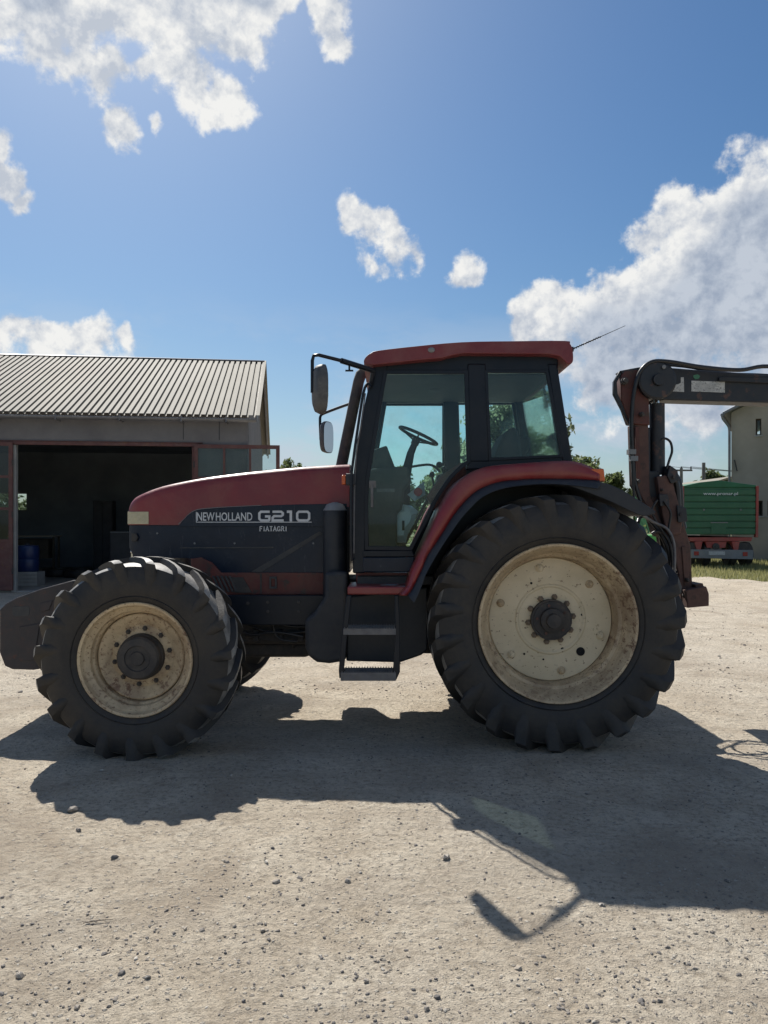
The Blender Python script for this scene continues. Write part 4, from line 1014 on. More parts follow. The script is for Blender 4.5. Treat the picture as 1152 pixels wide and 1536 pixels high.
g = MB(); p = W(1079,565,TY-.13); q = W(1152,573,TY-.13); g.prism([(p.x, p.z), (XE, p.z-.09), (XE, p.z-.15), (p.x, p.z-.035)], TY-.13, TY-.10); part('boom_extension', g, crane_black, boom, bevel=.004)
# second arm hanging beyond the frame
g = MB(); g.bar((XE-.05, TY, 2.72), (XE+.35, TY, 1.1), .16, .14); part('outer_arm', g, crane_black, cr, bevel=.01)
g = MB(); g.ball((XE+.36, TY, .95), .13); g.tube(smoothline([(XE+.36,TY,.95),(XE+.1,TY,.6),(XE+.3,TY,.25)], 4), .04, 8); g.tube(smoothline([(XE+.36,TY,.95),(XE+.65,TY,.6),(XE+.45,TY,.25)], 4), .04, 8); part('grapple', g, crane_rust, cr)
BY = TY-.1005
for pts, mt, nm in (([(1037,571),(1087,573),(1087,589),(1037,587)], label_white, 'white_label'), ([(1021,566),(1025.5,566),(1026,588),(1007,587),(1009,578),(1018,576),(1021,574)], label_white, 'white_label')):
    g = MB(); g.prism_px(pts, BY-.003, BY, BY); part(nm, g, mt, boom)
g = MB()
for i in range(7): rib_px(g, [(1042+(i%2), 575.5+i*1.6), (1082-(i*7) % 11, 576.5+i*1.6)], .45, False, BY-.003, .0006)
part('fine_print', g, steel_grey, boom)
g = MB(); g.prism_px([(1040,563),(1046,561.5),(1050,564),(1048,568),(1043,569),(1040,566)], BY-.003, BY, BY); part('logo', g, label_green, boom)
# cylinder
g = MB(); g.tube([W(985.5,606,TY-.05), W(986,712,TY-.05)], .062, 20); part('cylinder', g, crane_black, cr)
g = MB(); g.tube([W(984.5,592,TY-.05), W(985.5,606,TY-.05)], .03, 12); part('piston_rod', g, chrome, cr)
def hose(pts, r, Y, nm='hose', mt=None):
    P = [W(p[0], p[1], Y+(p[2] if len(p) > 2 else 0)) for p in pts]
    g = MB(); g.tube(smoothline(P, 6), r, 8); return part(nm, g, mt or hose_rubber, cr, ang=80)
hose([(961,752),(953,726),(949,690),(947,640),(950,594),(959,560),(976,543.5),(1003,542.5),(1052,550.5),(1109,555),(1152,549.5),(1230,560)], .017, K0-.05)
hose([(951,752),(949,700),(948,655)], .010, K0-.07)
hose([(995,547),(1030,550),(1090,560),(1152,563),(1240,570)], .013, TY-.02)
hose([(992,659),(999,658),(1006,664),(1008,677),(1004,690),(1000,703)], .010, K0-.03)
for i, dx in enumerate((0, 4, -3)):
    hose([(997+dx,708),(1008+dx,712),(1015+dx,726),(1017+dx,750),(1018+dx,772),(1022+dx,790+3*i)], .024, K0+.02+i*.05)
hose([(955,776,-.1),(962,772,-.1),(980,783),(1000,793),(1010,812),(1012,840),(1010,870)], .012, K0-.1, mt=step_metal)
hose([(978,801),(986,797),(995,800),(1004,815),(1008,840),(1004,870),(990,890)], .014, K0-.04)
hose([(957,784,-.1),(960,776,-.05),(970,776,0),(990,800,0),(1003,830,0),(1007,870,0)], .016, K0)
hose([(975,760),(988,785),(996,820),(998,850)], .03, K0+.1)
for (xx, yy) in ((947,678),(950,688),):
    c = W(xx, yy, K0-.05); g = MB(); g.box(c-Vector((.03,.03,.02)), c+Vector((.03,.03,.02))); part('hose_clamp', g, steel_grey, cr)
cp('link_plate', [(1012,758),(1026,762),(1028,782),(1014,784)], K0-.05, K0-.03, crane_black, .004)
cp('link_plate', [(1002,698),(1014,706),(1016,722),(1004,726),(998,714)], K0-.04, K0+.10, crane_black, .006)
cp('stiffener', [(952,640),(958,640),(960,722),(955,724)], K0-.012, K0+.018, crane_red, .003)
cp('stiffener', [(1022,820),(1030,820),(1033,876),(1026,878)], K0-.012, K0-.001, crane_rust, .003)
cp('valve_block', [(984,742),(997,742),(1000,758),(986,760)], K0-.07, K0-.02, crane_black, .004)
for px, py, r_ in ((936,572,.03),(962,622,.02),(956,722,.02),(1019,772,.022),(1008,716,.018),(1030,870,.016),(1044,893,.018),(1026,893,.016),(992,735,.012)):
    c = W(px, py, K0-.02); g = MB(); g.lathe([(r_,0),(r_,.03),(r_*.7,.034),(r_*.6,.05),(.0005,.05)], c.x, K0-.015, c.z, -1, 10); part('pin', g, dark_metal, cr)
hose([(986,750),(978,765),(984,782),(996,800)], .010, K0-.08); hose([(996,752),(1006,770),(1003,795),(1008,815)], .010, K0-.08)
# drooping hose loops at the crane's base (low, behind the wheel)
g = MB()
for k, (xo, zo, rr_) in enumerate(((2.20,1.25,.16),(2.26,1.22,.13),(2.14,1.22,.19))):
    g.tube([(xo+rr_*1.6*math.cos(t), TY-.02+.03*k+.25*math.sin(t), zo+rr_*.55*math.sin(t)) for t in [2*math.pi*i/28 for i in range(29)]], .011, 6, cap=False)
part('hose_coil', g, hose_rubber, cr, ang=80)

# ------------------------------------------------------------------ workshop on the left
A7 = R(7.0); ux_, uy_ = math.cos(A7), math.sin(A7)
WX, WY = -3.28, 18.556
ws = root('workshop_building', (WX, WY, 0), 'long grey plastered workshop with a corrugated metal roof and wide open doors', 'building', rz=A7, kind='thing')
def wl(u, v, z=0): return Vector((WX+u*ux_-v*uy_, WY+u*uy_+v*ux_, z))
UL = -17.0; DV = 10.1; ZE = 4.22; O0, O1, ZD = -5.30, -1.26, 3.50
def lp(name, mb, mat, par=ws, **k): return part(name, mb, mat, par, local=True, **k)
g = MB(); g.box((O1, 0, 0), (0, .3, ZD)); g.box((UL, 0, ZD), (0, .3, ZE)); g.box((UL, 0, 0), (O0-2.2, .3, ZD))
wall = lp('wall', g, plaster_grey, bevel=.008)
g = MB(); zr = ZE+2.3; g.add([(0,.3,0),(0,DV,0),(0,DV,ZE),(0,DV/2,zr-.08),(0,.3,ZE+.12),(-.3,.3,0),(-.3,DV,0),(-.3,DV,ZE),(-.3,DV/2,zr-.08),(-.3,.3,ZE+.12)],
      [(0,1,2,3,4),(9,8,7,6,5),(0,1,6,5),(1,2,7,6),(2,3,8,7),(3,4,9,8),(4,0,5,9)])
lp('gable_wall', g, plaster_grey)
g = MB(); g.box((UL-.3, 0, 0), (UL, DV, ZE)); lp('gable_wall', g, inner_wall)
# back wall with the small window: find its place from the photographed sight line
def back_u(px):
    t = (px-CX)/F; # WX+u*ux-v*uy = t*(WY+u*uy+v*ux)
    return (t*(WY+DV*ux_)-WX+DV*uy_)/(ux_-t*uy_)
ub = back_u(45); ua = ub-1.1; yb = WY+ub*uy_+DV*ux_
z0b, z1b = EYE+(HZ-767)/F*yb, EYE+(HZ-739)/F*yb
g = MB(); g.box((UL, DV-.3, 0), (ua, DV, ZE)); g.box((ub, DV-.3, 0), (-.3, DV, ZE)); g.box((ua, DV-.3, 0), (ub, DV, z0b)); g.box((ua, DV-.3, z1b), (ub, DV, ZE))
lp('back_wall', g, inner_wall)
g = MB(); g.box((ua, DV-.2, z0b), (ub, DV-.19, z1b)); wb_ = lp('window', g, house_glass, ang=0)
g = MB(); g.box((ua, DV-.22, z0b), (ub, DV-.16, z0b+.05)); g.box((ua, DV-.22, z1b-.05), (ub, DV-.16, z1b)); g.box((ub-.05, DV-.22, z0b+.05), (ub, DV-.16, z1b-.05)); g.box(((ua+ub)/2-.02, DV-.22, z0b+.05), ((ua+ub)/2+.02, DV-.16, z1b-.05))
lp('window_frame', g, jamb_paint, wb_)
g = MB(); g.box((-8.2, 5.4, 0), (-8.0, DV-.31, ZE-.3)); lp('inner_partition', g, inner_wall) if False else None
g = MB(); g.box((UL, .3, ZE-.10), (-.3, DV-.3, ZE)); lp('inner_ceiling', g, inner_wall)
g = MB(); g.box((UL, .02, -.02), (-.3, DV-.3, .03)); lp('concrete_floor', g, concrete, bevel=.005)
# roof sheets (trapezoid ribs), gable trim, ridge
def roof_mesh(front):
    g = MB(); per = .158; th = math.atan2(zr-ZE, DV/2); L = math.hypot(zr-ZE, DV/2)+.28
    u = UL-.4; prof = []
    while u < .22:
        prof += [(u, 0), (u+.040, 0), (u+.050, .052), (u+.148, .052)]; u += per
    n = len(prof); cs_, sn = math.cos(th), math.sin(th)
    for L0 in (0, L):
        for (a, h) in prof:
            d = L-L0; v = DV/2-d*cs_-h*sn*-1*0; z = zr-d*sn+h
            if not front: v = DV-v
            g.v.append((a, v, z+.02))
    g.f = [(i, i+1, n+i+1, n+i) for i in range(n-1)]
    return g
lp('roof', roof_mesh(True), zinc, ang=0, recalc=False)
lp('roof', roof_mesh(False), zinc, ang=0, recalc=False)
g = MB(); g.prism([(0, 0)], 0, 0) if False else None
g = MB(); g.add([(UL-.4, DV/2-.16, zr-.005+.02), (UL-.4, DV/2, zr+.075), (UL-.4, DV/2+.16, zr-.005+.02), (.23, DV/2-.16, zr-.005+.02), (.23, DV/2, zr+.075), (.23, DV/2+.16, zr-.005+.02)], [(0,1,4,3),(1,2,5,4)]); lp('ridge_cap', g, gutter_mat, solid=.01)
g = MB(); s = (zr-ZE)/(DV/2); g.bar((.20, -.22, ZE-.22*s-.03), (.20, DV/2, zr-.03), .14, .04); g.bar((.20, DV+.22, ZE-.22*s-.03), (.20, DV/2, zr-.03), .14, .04); lp('verge_board', g, gutter_mat)
# gutter and brackets
g = MB(); r_ = .075; seg = [(-.30+r_*math.cos(t), ZE-.14+r_*math.sin(t)) for t in [math.pi+math.pi*i/8 for i in range(9)]]
seg2 = seg+[(a*1.0, b+.006) for a, b in seg[::-1]]
g.add([(UL-.4, v, z) for v, z in seg]+[(.20, v, z) for v, z in seg], [(i, i+1, 10+i, 9+i) for i in range(8)])
gu = lp('gutter', g, gutter_mat, ang=60, solid=.006)
def facade_u(px): 
    t = (px-CX)/F; return (t*WY-WX)/(ux_-t*uy_)
for px in (90, 184, 275, 341, 0, -80):
    u = facade_u(px); g = MB(); g.box((u-.012, -.385, ZE-.235), (u+.012, -.30, ZE-.10)); g.box((u-.012, -.30, ZE-.235), (u+.012, -.0, ZE-.215)); lp('gutter_bracket', g, gutter_mat, gu)
for px in (275, 329):
    u = facade_u(px); g = MB(); g.box((u-.010, -.004, ZD+.1), (u+.010, 0, ZE-.06)); lp('wall_joint', g, dark_stuff, wall)
g = MB(); g.box((O0-2.2, -.05, ZD-.07), (O1+.1, .0, ZD+.01)); g.box((O0-2.2, -.06, ZD+.01), (O1+.2, -.01, ZD+.03)); lp('door_lintel', g, door_red, bevel=.006)
g = MB(); g.box((O0-.13, -.02, 0), (O0-.02, .12, ZD-.07)); lp('door_jamb', g, jamb_paint, bevel=.006)
g = MB(); g.box((O1-.06, -.02, 0), (O1, .28, ZD-.07)); lp('door_jamb', g, door_red, bevel=.006)
def leaf_door(u0, u1, ncol, va):
    zt = ZD-.02; t = .05; pw = Vector((u1-u0, 0, 0))
    dr = MB(); v0 = -.12
    dr.box((u0, v0, .05), (u0+.09, v0+t, zt)); dr.box((u1-.09, v0, .05), (u1, v0+t, zt)); dr.box((u0+.09, v0, zt-.09), (u1-.09, v0+t, zt)); dr.box((u0+.09, v0, .05), (u1-.09, v0+t, .14))
    rows = [(zt-.09-.68, zt-.09), (zt-.09-1.42, zt-.09-.74), (zt-.09-2.16, zt-.09-1.48)]
    cw = (u1-u0-.18)/ncol
    for (a, b) in rows: dr.box((u0+.09, v0, a-.06), (u1-.09, v0+t, a))
    for i in range(1, ncol): dr.box((u0+.09+cw*i-.025, v0, rows[-1][0]), (u0+.09+cw*i+.025, v0+t, zt-.09))
    d = lp('door_leaf', dr, door_red)
    for (a, b) in rows:
        for i in range(ncol):
            q = MB(); q.box((u0+.09+cw*i+(.026 if i else 0), v0+.02, a+.001), (u0+.09+cw*(i+1)-(.026 if i < ncol-1 else 0), v0+.025, b-.001)); lp('pane', q, house_glass, d, ang=0)
    q = MB(); q.box((u0+.09, v0+.015, .14), (u1-.09, v0+.03, rows[-1][0]-.06)); lp('door_panel', q, door_red, d)
    q = MB(); q.box((u0+.03, v0-.02, 1.2), (u0+.06, v0, 1.45)); lp('handle', q, dark_metal, d)
    for z in (.5, 1.8, 3.0):
        q = MB(); q.tube([(u1 if u1 < -4 else u0, v0-.01, z-.07), (u1 if u1 < -4 else u0, v0-.01, z+.07)], .018, 8); lp('hinge', q, dark_metal, d)
leaf_door(O1-.0, O1+2.02, 3, 0); leaf_door(O0-2.1, O0-.06, 3, 0)

# things inside the workshop
def wroot(nm, u, v, lab, cat, grp=None): 
    p = wl(u, v, .03); return root(nm, p, lab, cat, grp, rz=A7)
def lbox(par, nm, a, b, mat, bev=.01): 
    g = MB(); g.box(a, b); return part(nm, g, mat, par, bevel=bev, local=True)
def floor_u(px, v):
    t = (px-CX)/F; return (t*(WY+v*ux_)-WX+v*uy_)/(ux_-t*uy_)
t = wroot('metal_locker', floor_u(157, 7), 7, 'tall dark metal locker standing deep inside the open workshop', 'locker')
lbox(t, 'body', (-.3, -.25, 0), (.3, .25, 2.3), dark_stuff); lbox(t, 'door', (-.28, -.27, .05), (-.01, -.25, 2.25), dark_stuff); lbox(t, 'door', (.01, -.27, .05), (.28, -.25, 2.25), dark_stuff)
t = wroot('workbench', floor_u(52, 6), 6, 'wooden workbench cabinet at the left inside the workshop', 'workbench')
lbox(t, 'top', (-.7, -.35, 1.15), (.7, .35, 1.2), plaster_beige); 
for a in (-.65, .6):
    for b in (-.3, .25): lbox(t, 'leg', (a, b, 0), (a+.06, b+.06, 1.15), bark)
lbox(t, 'drawer', (-.55, -.33, .5), (.5, .3, 1.1), bark)
t = wroot('plastic_drum', floor_u(41, 1.6), 1.6, 'blue plastic drum standing just inside the workshop door', 'drum')
g = MB(); g.lathe([(.02,.0),(.25,.0),(.27,.04),(.28,.3),(.27,.32),(.28,.34),(.28,.6),(.26,.66),(.02,.68)], 0, 0, 0, 1, 24); g.v = [(x, z, y) for x, y, z in g.v]
part('body', g, blue_plastic, t, local=True); g = MB(); g.tube([(0,0,.68),(0,0,.72)], .06, 12); part('lid', g, dark_stuff, t, local=True); t.location.z = .38
t = wroot('crate', floor_u(41, 1.6), 1.6, 'pale wooden crate under the blue drum in the workshop', 'crate')
for i in range(4): lbox(t, 'slat', (-.34, -.34, .02+i*.09), (.34, -.32, .09+i*.09), jamb_paint, .003)
lbox(t, 'body', (-.33, -.318, 0), (.33, .33, .345), jamb_paint, .003)
for k, (px, v, lab) in enumerate(((90, 5, 'old tyre lying flat in the workshop, left of the other'), (122, 4.5, 'old tyre lying flat in the workshop, right of the other'))):
    t = wroot('old_tyre', floor_u(px, v), v, lab, 'tyre', 'old tyres inside the workshop')
    g = MB(); g.lathe([(.3,.0),(.48,.02),(.52,.12),(.48,.22),(.3,.24),(.28,.12)], 0, 0, 0, 1, 28, closed=True); g.v = [(x, z, y) for x, y, z in g.v]
    part('casing', g, rubber, t, local=True, ang=50); g = MB(); g.tube([(0,0,.1),(0,0,.14)], .28, 20); part('rim', g, dark_stuff, t, local=True)
t = wroot('welding_cart', floor_u(186, 4), 4, 'dark wheeled machine parked in the workshop behind the tractor nose', 'cart')
lbox(t, 'body', (-.35, -.3, .3), (.35, .3, 1.35), dark_stuff, .05); lbox(t, 'handle', (-.3, -.36, 1.3), (.3, -.32, 1.34), steel_grey)
for a in (-.3, .3):
    g = MB(); g.lathe([(.01,-.03),(.15,-.03),(.15,.03),(.01,.03)], a, -.32, .15, 1, 16); part('wheel', g, rubber, t, local=True)

# ------------------------------------------------------------------ green trailer
TYr = 28.4
tl = root('farm_trailer', (W(1080,848,TYr).x, TYr, 0), 'green high sided tipping trailer with a tarpaulin roof beside the beige house', 'trailer')
def tp(nm, pts, y0, y1, mat, par=None, bev=.01, label=None):
    g = MB(); g.prism_px(pts, TYr+y0, TYr+y1, TYr); return part(nm, g, mat, par or tl, bevel=bev, label=label)
body = tp('tailgate', [(1024,731),(1137,731),(1136,802),(1025,802)], .02, 5.4, trailer_green)
for i in range(7):
    y = 734+i*9.8; tp('side_board', [(1025.5,y),(1133,y),(1133,y+8.3),(1025.5,y+8.3)], -.03, .02, trailer_green, body, .012)
tp('corner_post', [(1022.3,729),(1025.3,729),(1025.3,806),(1022.3,806)], -.06, .1, trailer_red); tp('corner_post', [(1133.5,729),(1137.3,729),(1136.3,806),(1132.5,806)], -.06, .1, trailer_red)
tp('tarpaulin', [(1023,731),(1024,729),(1050,723.5),(1078,720.5),(1108,724.5),(1135,728),(1136,731)], -.02, 5.5, tarp_green, bev=.02)
fr2 = tp('chassis', [(1034,806),(1130,806),(1128,812),(1036,812)], .05, 5.2, trailer_red)
tp('hatch', [(1066,784),(1089,784),(1089,801),(1066,801)], -.045, -.03, trailer_green, body, .006)
tp('hatch_bar', [(1065,783.2),(1091,783.2),(1091,784.6),(1065,784.6)], -.06, -.045, steel_grey, body, .002)
for x in (1054, 1109): tp('latch', [(x,763.5),(x+2.3,763.5),(x+2.3,766),(x,766)], -.06, -.03, steel_grey, body, .004)
for x in (1042, 1098): tp('bracket', [(x,812.3),(x+12,812.3),(x+9,826),(x+3,826)], .0, .5, trailer_red)
tp('cross_member', [(1060,812.3),(1092,812.3),(1090,822),(1062,822)], .1, .4, trailer_red)
g = MB(); p = W(1075,820,TYr); g.lathe([(.13,0),(.13,.05),(.06,.07),(.0005,.07)], p.x, TYr+.1, p.z, -1, 20); part('hitch', g, dark_metal, tl)
bm_ = tp('bumper', [(1036,824),(1129,825),(1129,839),(1036,837)], -.06, .02, steel_grey)
text_bg = tp('number_plate', [(1062,827),(1086,827),(1086,832.5),(1062,832.5)], -.08, -.06, label_white, bm_, .002)
tp('tail_lamp', [(1113,828),(1120,828),(1120,834),(1113,834)], -.08, -.06, red_lens, bm_, .004)
tp('tail_lamp', [(1040,827),(1047,827),(1047,833),(1040,833)], -.08, -.06, red_lens, bm_, .004)
tp('mudguard', [(1104,814),(1124,814),(1128,826),(1104,826)], .05, 1.2, dark_metal)
tp('mudguard', [(1028,814),(1046,814),(1046,826),(1026,826)], .05, 1.2, dark_metal)
for px in (1063, 1103, 1127, 1040):
    for yy in ((.45,) if px in (1063,1103,1127,1040) else ()):
        c = W(px, 838, TYr); g = MB()
        if px in (1063, 1040, 1103, 1127):
            g.lathe([(.22,-.13),(.40,-.14),(.45,-.10),(.46,0),(.45,.10),(.40,.14),(.22,.13)], c.y+.5, -c.x*-1, .45, 1, 28, closed=True)
            g.v = [(y, x, z) for x, y, z in g.v]
            wl_ = part('wheel', g, rubber, tl, ang=40)
            g = MB(); g.lathe([(.0005,-.1),(.23,-.1),(.23,.1),(.0005,.1)], c.y+.5, c.x, .45, 1, 24); g.v = [(y, x, z) for x, y, z in g.v]; part('rim', g, trailer_red, wl_, ang=40)
g = MB(); c = W(1080,838,TYr); g.box((c.x-1.2, TYr+.42, .38), (c.x+1.2, TYr+.58, .52)); part('axle', g, dark_metal, tl)
text_mesh('www.pronar.pl', 1055, 738, 1107, 744, TYr-.032, white_print, body, .012)

# ------------------------------------------------------------------ beige house on the right
HYY = 34.0; hx = W(1097, 800, HYY).x; HA = R(-28); hcx, hsy = math.cos(HA), math.sin(HA)
ho = root('house', (hx, HYY, 0), 'two storey beige rendered house at the right edge with a downpipe on its corner', 'building', kind='thing', rz=HA)
ze = W(1097, 619, HYY).z; hw = 9.0; slope = .50; hp = hw/2*slope
def hu(px): t_ = (px-CX)/F; return (t_*HYY-hx)/(hcx-t_*hsy)
def hz(px, py): return EYE+(HZ-py)/F*(HYY+hu(px)*hsy)
def hpart(nm, mb, mt, par=None, **k): return part(nm, mb, mt, par or ho, local=True, **k)
wins = [(hu(a), hu(b), hz(a, d), hz(a, c)) for a, b, c, d in ((1133.5,1142,628,653),(1136.5,1144,751,774),(1151.3,1160,751,774),(1172,1186,625,650),(1172,1186,751,778))]
def facade(x0, x1, z0, z1, rects, y0, y1):
    g = MB(); xsn = sorted({x0, x1, *[r[0] for r in rects], *[r[1] for r in rects]}); zsn = sorted({z0, z1, *[r[2] for r in rects], *[r[3] for r in rects]})
    for i in range(len(xsn)-1):
        z_run = None
        for j in range(len(zsn)-1):
            cxm, czm = (xsn[i]+xsn[i+1])/2, (zsn[j]+zsn[j+1])/2
            hole = any(r[0] < cxm < r[1] and r[2] < czm < r[3] for r in rects)
            if hole:
                if z_run is not None: g.box((xsn[i], y0, z_run), (xsn[i+1], y1, zsn[j])); z_run = None
            elif z_run is None: z_run = zsn[j]
        if z_run is not None: g.box((xsn[i], y0, z_run), (xsn[i+1], y1, z1))
    return g
g = facade(0, hw, -.06, ze, wins, 0, .35); g.prism([(0, ze), (hw, ze), (hw/2, ze+hp)], 0, .35); hpart('wall', g, plaster_beige)
g = MB(); g.box((0, .35, -.06), (.35, 11, ze)); g.box((hw-.35, .35, -.06), (hw, 11, ze)); g.box((0, 11, -.06), (hw, 11.3, ze)); hpart('wall', g, plaster_beige)
g = MB(); g.box((.35, .35, 3.2), (hw-.35, 11, 3.4)); hpart('inner_floor', g, inner_wall)
for r in wins:
    g = MB(); g.box((r[0], .20, r[2]), (r[1], .21, r[3])); pn = hpart('window', g, house_glass, ang=0)
    g = MB(); f = .06
    g.box((r[0], .15, r[2]), (r[0]+f, .24, r[3])); g.box((r[1]-f, .15, r[2]), (r[1], .24, r[3])); g.box((r[0]+f, .15, r[2]), (r[1]-f, .24, r[2]+f)); g.box((r[0]+f, .15, r[3]-f), (r[1]-f, .24, r[3]))
    hpart('window_frame', g, bark, pn)
    g = MB(); g.box((r[0]-.05, -.07, r[2]-.06), (r[1]+.05, .1, r[2]-.005)); hpart('window_sill', g, jamb_paint, pn)
for sgn in (-1, 1):
    xa = hw/2; xb = xa+sgn*(hw/2+.32); za = ze+hp+.14; zb_ = ze-.32*slope+.14; g = MB()
    g.prism([(xa, za), (xb, zb_), (xb, zb_-.12), (xa, za-.12)], -.5, 11.6); hpart('roof', g, gutter_mat, bevel=.01)
g = MB(); gxx = -.34; g.tube([(gxx, -.5, ze-.14), (gxx, 11.6, ze-.14)], .07, 10); g.tube(smoothline([(gxx, -.35, ze-.15), (gxx+.03, -.3, ze-.3), (-.10, -.14, ze-.62), (-.07, -.1, ze-.9)], 4)+[Vector((-.07, -.1, .1))], .055, 10)
hpart('downpipe', g, gutter_mat)
g = MB(); g.bar((hu(1102), -.1, hz(1102,690)), (hu(1106), -.1, hz(1106,707)), .05, .05); hpart('flag_bracket', g, dark_metal)
# low shed behind the trailer
sh = root('shed', (W(1080,800,45).x, 45, 0), 'low shed with a pale sloping roof behind the green trailer', 'shed', kind='thing')
g = MB(); g.prism_px([(1050,850),(1092,850),(1092,722),(1050,730)], 45, 52, 45); part('wall', g, plaster_grey, sh)
g = MB(); g.prism_px([(1048,729),(1096,714.5),(1096,717.5),(1048,731.5)], 44.7, 52.3, 45); part('roof', g, zinc, sh)
# poles and wires
def pole(px, ytop, Y, lab, cross):
    p = root('utility_pole', (W(px, 800, Y).x, Y, 0), lab, 'pole', 'utility poles behind the yard'); x = W(px, ytop, Y).x; z = W(px, ytop, Y).z
    g = MB(); g.tube([(x, Y, -.1), (x, Y, z)], [.17,.11], 10); part('post', g, pole_conc, p)
    if cross:
        g = MB(); g.box((x-.85, Y-.05, z-.25), (x+.85, Y+.05, z-.12)); part('crossarm', g, pole_conc, p)
        for d in (-.75, 0, .75):
            g = MB(); g.tube([(x+d, Y, z-.12), (x+d, Y, z+.12)], .05, 8); part('insulator', g, dark_metal, p)
    return x, z
x1, z1 = pole(1022, 702, 60, 'concrete utility pole with a crossarm and three insulators', True); pole(1055.5, 694, 52, 'plain concrete pole without a crossarm standing behind the trailer', False)
for k, d in enumerate((-.75, 0, .75)):
    g = MB(); a = Vector((x1+d, 60, z1+.1)); b = Vector((45, 66+d, z1-.2)); g.tube([a.lerp(b, i/10)+Vector((0,0,-1.2*(i/10)*(1-i/10))) for i in range(11)], .02, 4)
    tag(part('overhead_wire', g, dark_metal), ('lowest', 'middle', 'topmost')[k]+' overhead wire running right from the crossarm pole', 'wire', 'overhead wires')
# green machine seen between the wheel and the crane
gm = root('green_tractor', (W(990,830,19).x, 19, 0), 'bright green machine half hidden behind the big rear wheel', 'tractor')
g = MB(); g.prism_px([(955,812),(962,804),(985,802),(1001,806),(1002,826),(985,832),(950,832)], 19, 20, 19); part('hood', g, bright_green, gm, bevel=.05)
g = MB(); g.prism_px([(915,832),(950,832),(950,770),(944,752),(922,752),(915,790)], 19.1, 20.2, 19.1); part('cab', g, house_glass, gm, bevel=.02)
g = MB(); g.prism_px([(912,752),(950,752),(948,746),(914,746)], 19, 20.3, 19); part('roof', g, bright_green, gm, bevel=.03)
for px, r_, nm in ((925,.62,'rear_wheel'),(993,.42,'front_wheel')):
    for yy in (18.85, 20.2):
        g = MB(); g.lathe([(r_*.5,-.15),(r_*.95,-.16),(r_,-.1),(r_,.1),(r_*.95,.16),(r_*.5,.15)], W(px,830,19).x, yy, r_, -1, 28, closed=True); w_ = part(nm, g, rubber, gm, ang=40)
        g = MB(); g.lathe([(r_*.52,-.08),(r_*.5,.10),(.0005,.08)], W(px,830,19).x, yy, r_, -1, 24); part('rim', g, yellow_paint, w_, ang=40)
# ------------------------------------------------------------------ vegetation
def leaf_cloud(rnd_, clumps, n_per, size, flat_=.0):
    vs = []; fs = []
    for (c, r) in clumps:
        for _ in range(n_per):
            d = Vector((rnd_.gauss(0,1), rnd_.gauss(0,1), rnd_.gauss(0,1))).normalized()*r*(rnd_.random()**.45)
            p = Vector(c)+Vector((d.x, d.y, d.z*.8)); s = size*(.6+.8*rnd_.random())
            a = Vector((rnd_.gauss(0,1), rnd_.gauss(0,1), rnd_.gauss(0,1))).normalized(); b = a.orthogonal().normalized(); b = (b*math.cos(rnd_.random()*6.28)+a.cross(b)*math.sin(rnd_.random()*6.28)).normalized(); c2 = a.cross(b)
            k = len(vs); vs += [p-b*s, p+c2*s*.45, p+b*s, p-c2*s*.45]; fs.append((k, k+1, k+2, k+3))
    g = MB(); g.v = [tuple(v) for v in vs]; g.f = fs; return g
def tree_proto(seed, h, w, leafm, leaf=.13, nbr=12, per=60, loc=(0,0,0), label='', group=None, base=.22):
    rr = random.Random(seed); t = root('tree', loc, label, 'tree', group)
    g = MB(); tr_h = h*.82; pts = [(0,0,-.1)]; x = y = 0
    for i in range(1, 6): x += rr.uniform(-.12,.12)*h*.08; y += rr.uniform(-.12,.12)*h*.08; pts.append((x, y, tr_h*i/5))
    g.tube(pts, [h*.026*(1-.16*i) for i in range(6)], 8); clumps = []
    for i in range(nbr):
        f = base+(.95-base)*rr.random(); k = min(4, int(f*5)); bp = Vector(pts[k]).lerp(Vector(pts[k+1]), f*5-k) if k < 5 else Vector(pts[5]); bp.z = f*tr_h
        az = rr.random()*6.283; rad = w/2*(.45+.6*rr.random())*math.sin(math.pi*min(1, .18+f*.80))**.7; e = bp+Vector((math.cos(az)*rad, math.sin(az)*rad, h*(.06+.12*rr.random())))
        mid = bp.lerp(e, .5)+Vector((0,0,h*.02)); g.tube([bp, mid, e], [h*.010, h*.006, h*.002], 5)
        for q in (.5, .8, 1.05): 
            p = bp.lerp(e, q)+Vector((rr.uniform(-1,1), rr.uniform(-1,1), rr.uniform(-.5,1)))*h*.035; clumps.append((p, h*(.045+.055*rr.random())))
    for _ in range(3): clumps.append((Vector(pts[5])+Vector((rr.uniform(-.06,.06)*h, rr.uniform(-.06,.06)*h, h*(.02+.12*rr.random()))), h*.06))
    per = int(per*1.1)
    part('trunk', g, bark, t, local=True); part('crown', leaf_cloud(rr, clumps, per, leaf), leafm, t, local=True, ang=0, recalc=False)
    return t
def copy_tree(src, loc, rz, sc, label, group=None):
    r_ = src.copy(); COL.objects.link(r_); r_.location = loc; r_.rotation_euler = (0,0,rz); r_.scale = (sc,)*3; r_['label'] = label
    if group: r_['group'] = group
    for ch in [c for c in src.children]:
        c = ch.copy(); COL.objects.link(c); c.parent = r_
    return r_
GT = 'trees standing beyond the yard'
def gx(px, Y): return (px-CX)/F*Y
PA = tree_proto(21, 8.3, 5.2, leaf_b, .15, 44, 60, (gx(796,38), 38, 0), 'tall silvery green tree seen through the rear cab window', GT)
PB = tree_proto(22, 7.9, 5.0, leaf_b, .15, 40, 60, (gx(748,39), 39, 0), 'silvery tree seen behind the cab pillar, left of the tallest one', GT)
PC = tree_proto(23, 5.6, 4.6, leaf_a, .15, 34, 55, (gx(432,46), 46, 0), 'bushy green tree showing just right of the open glazed door', GT, base=.08)
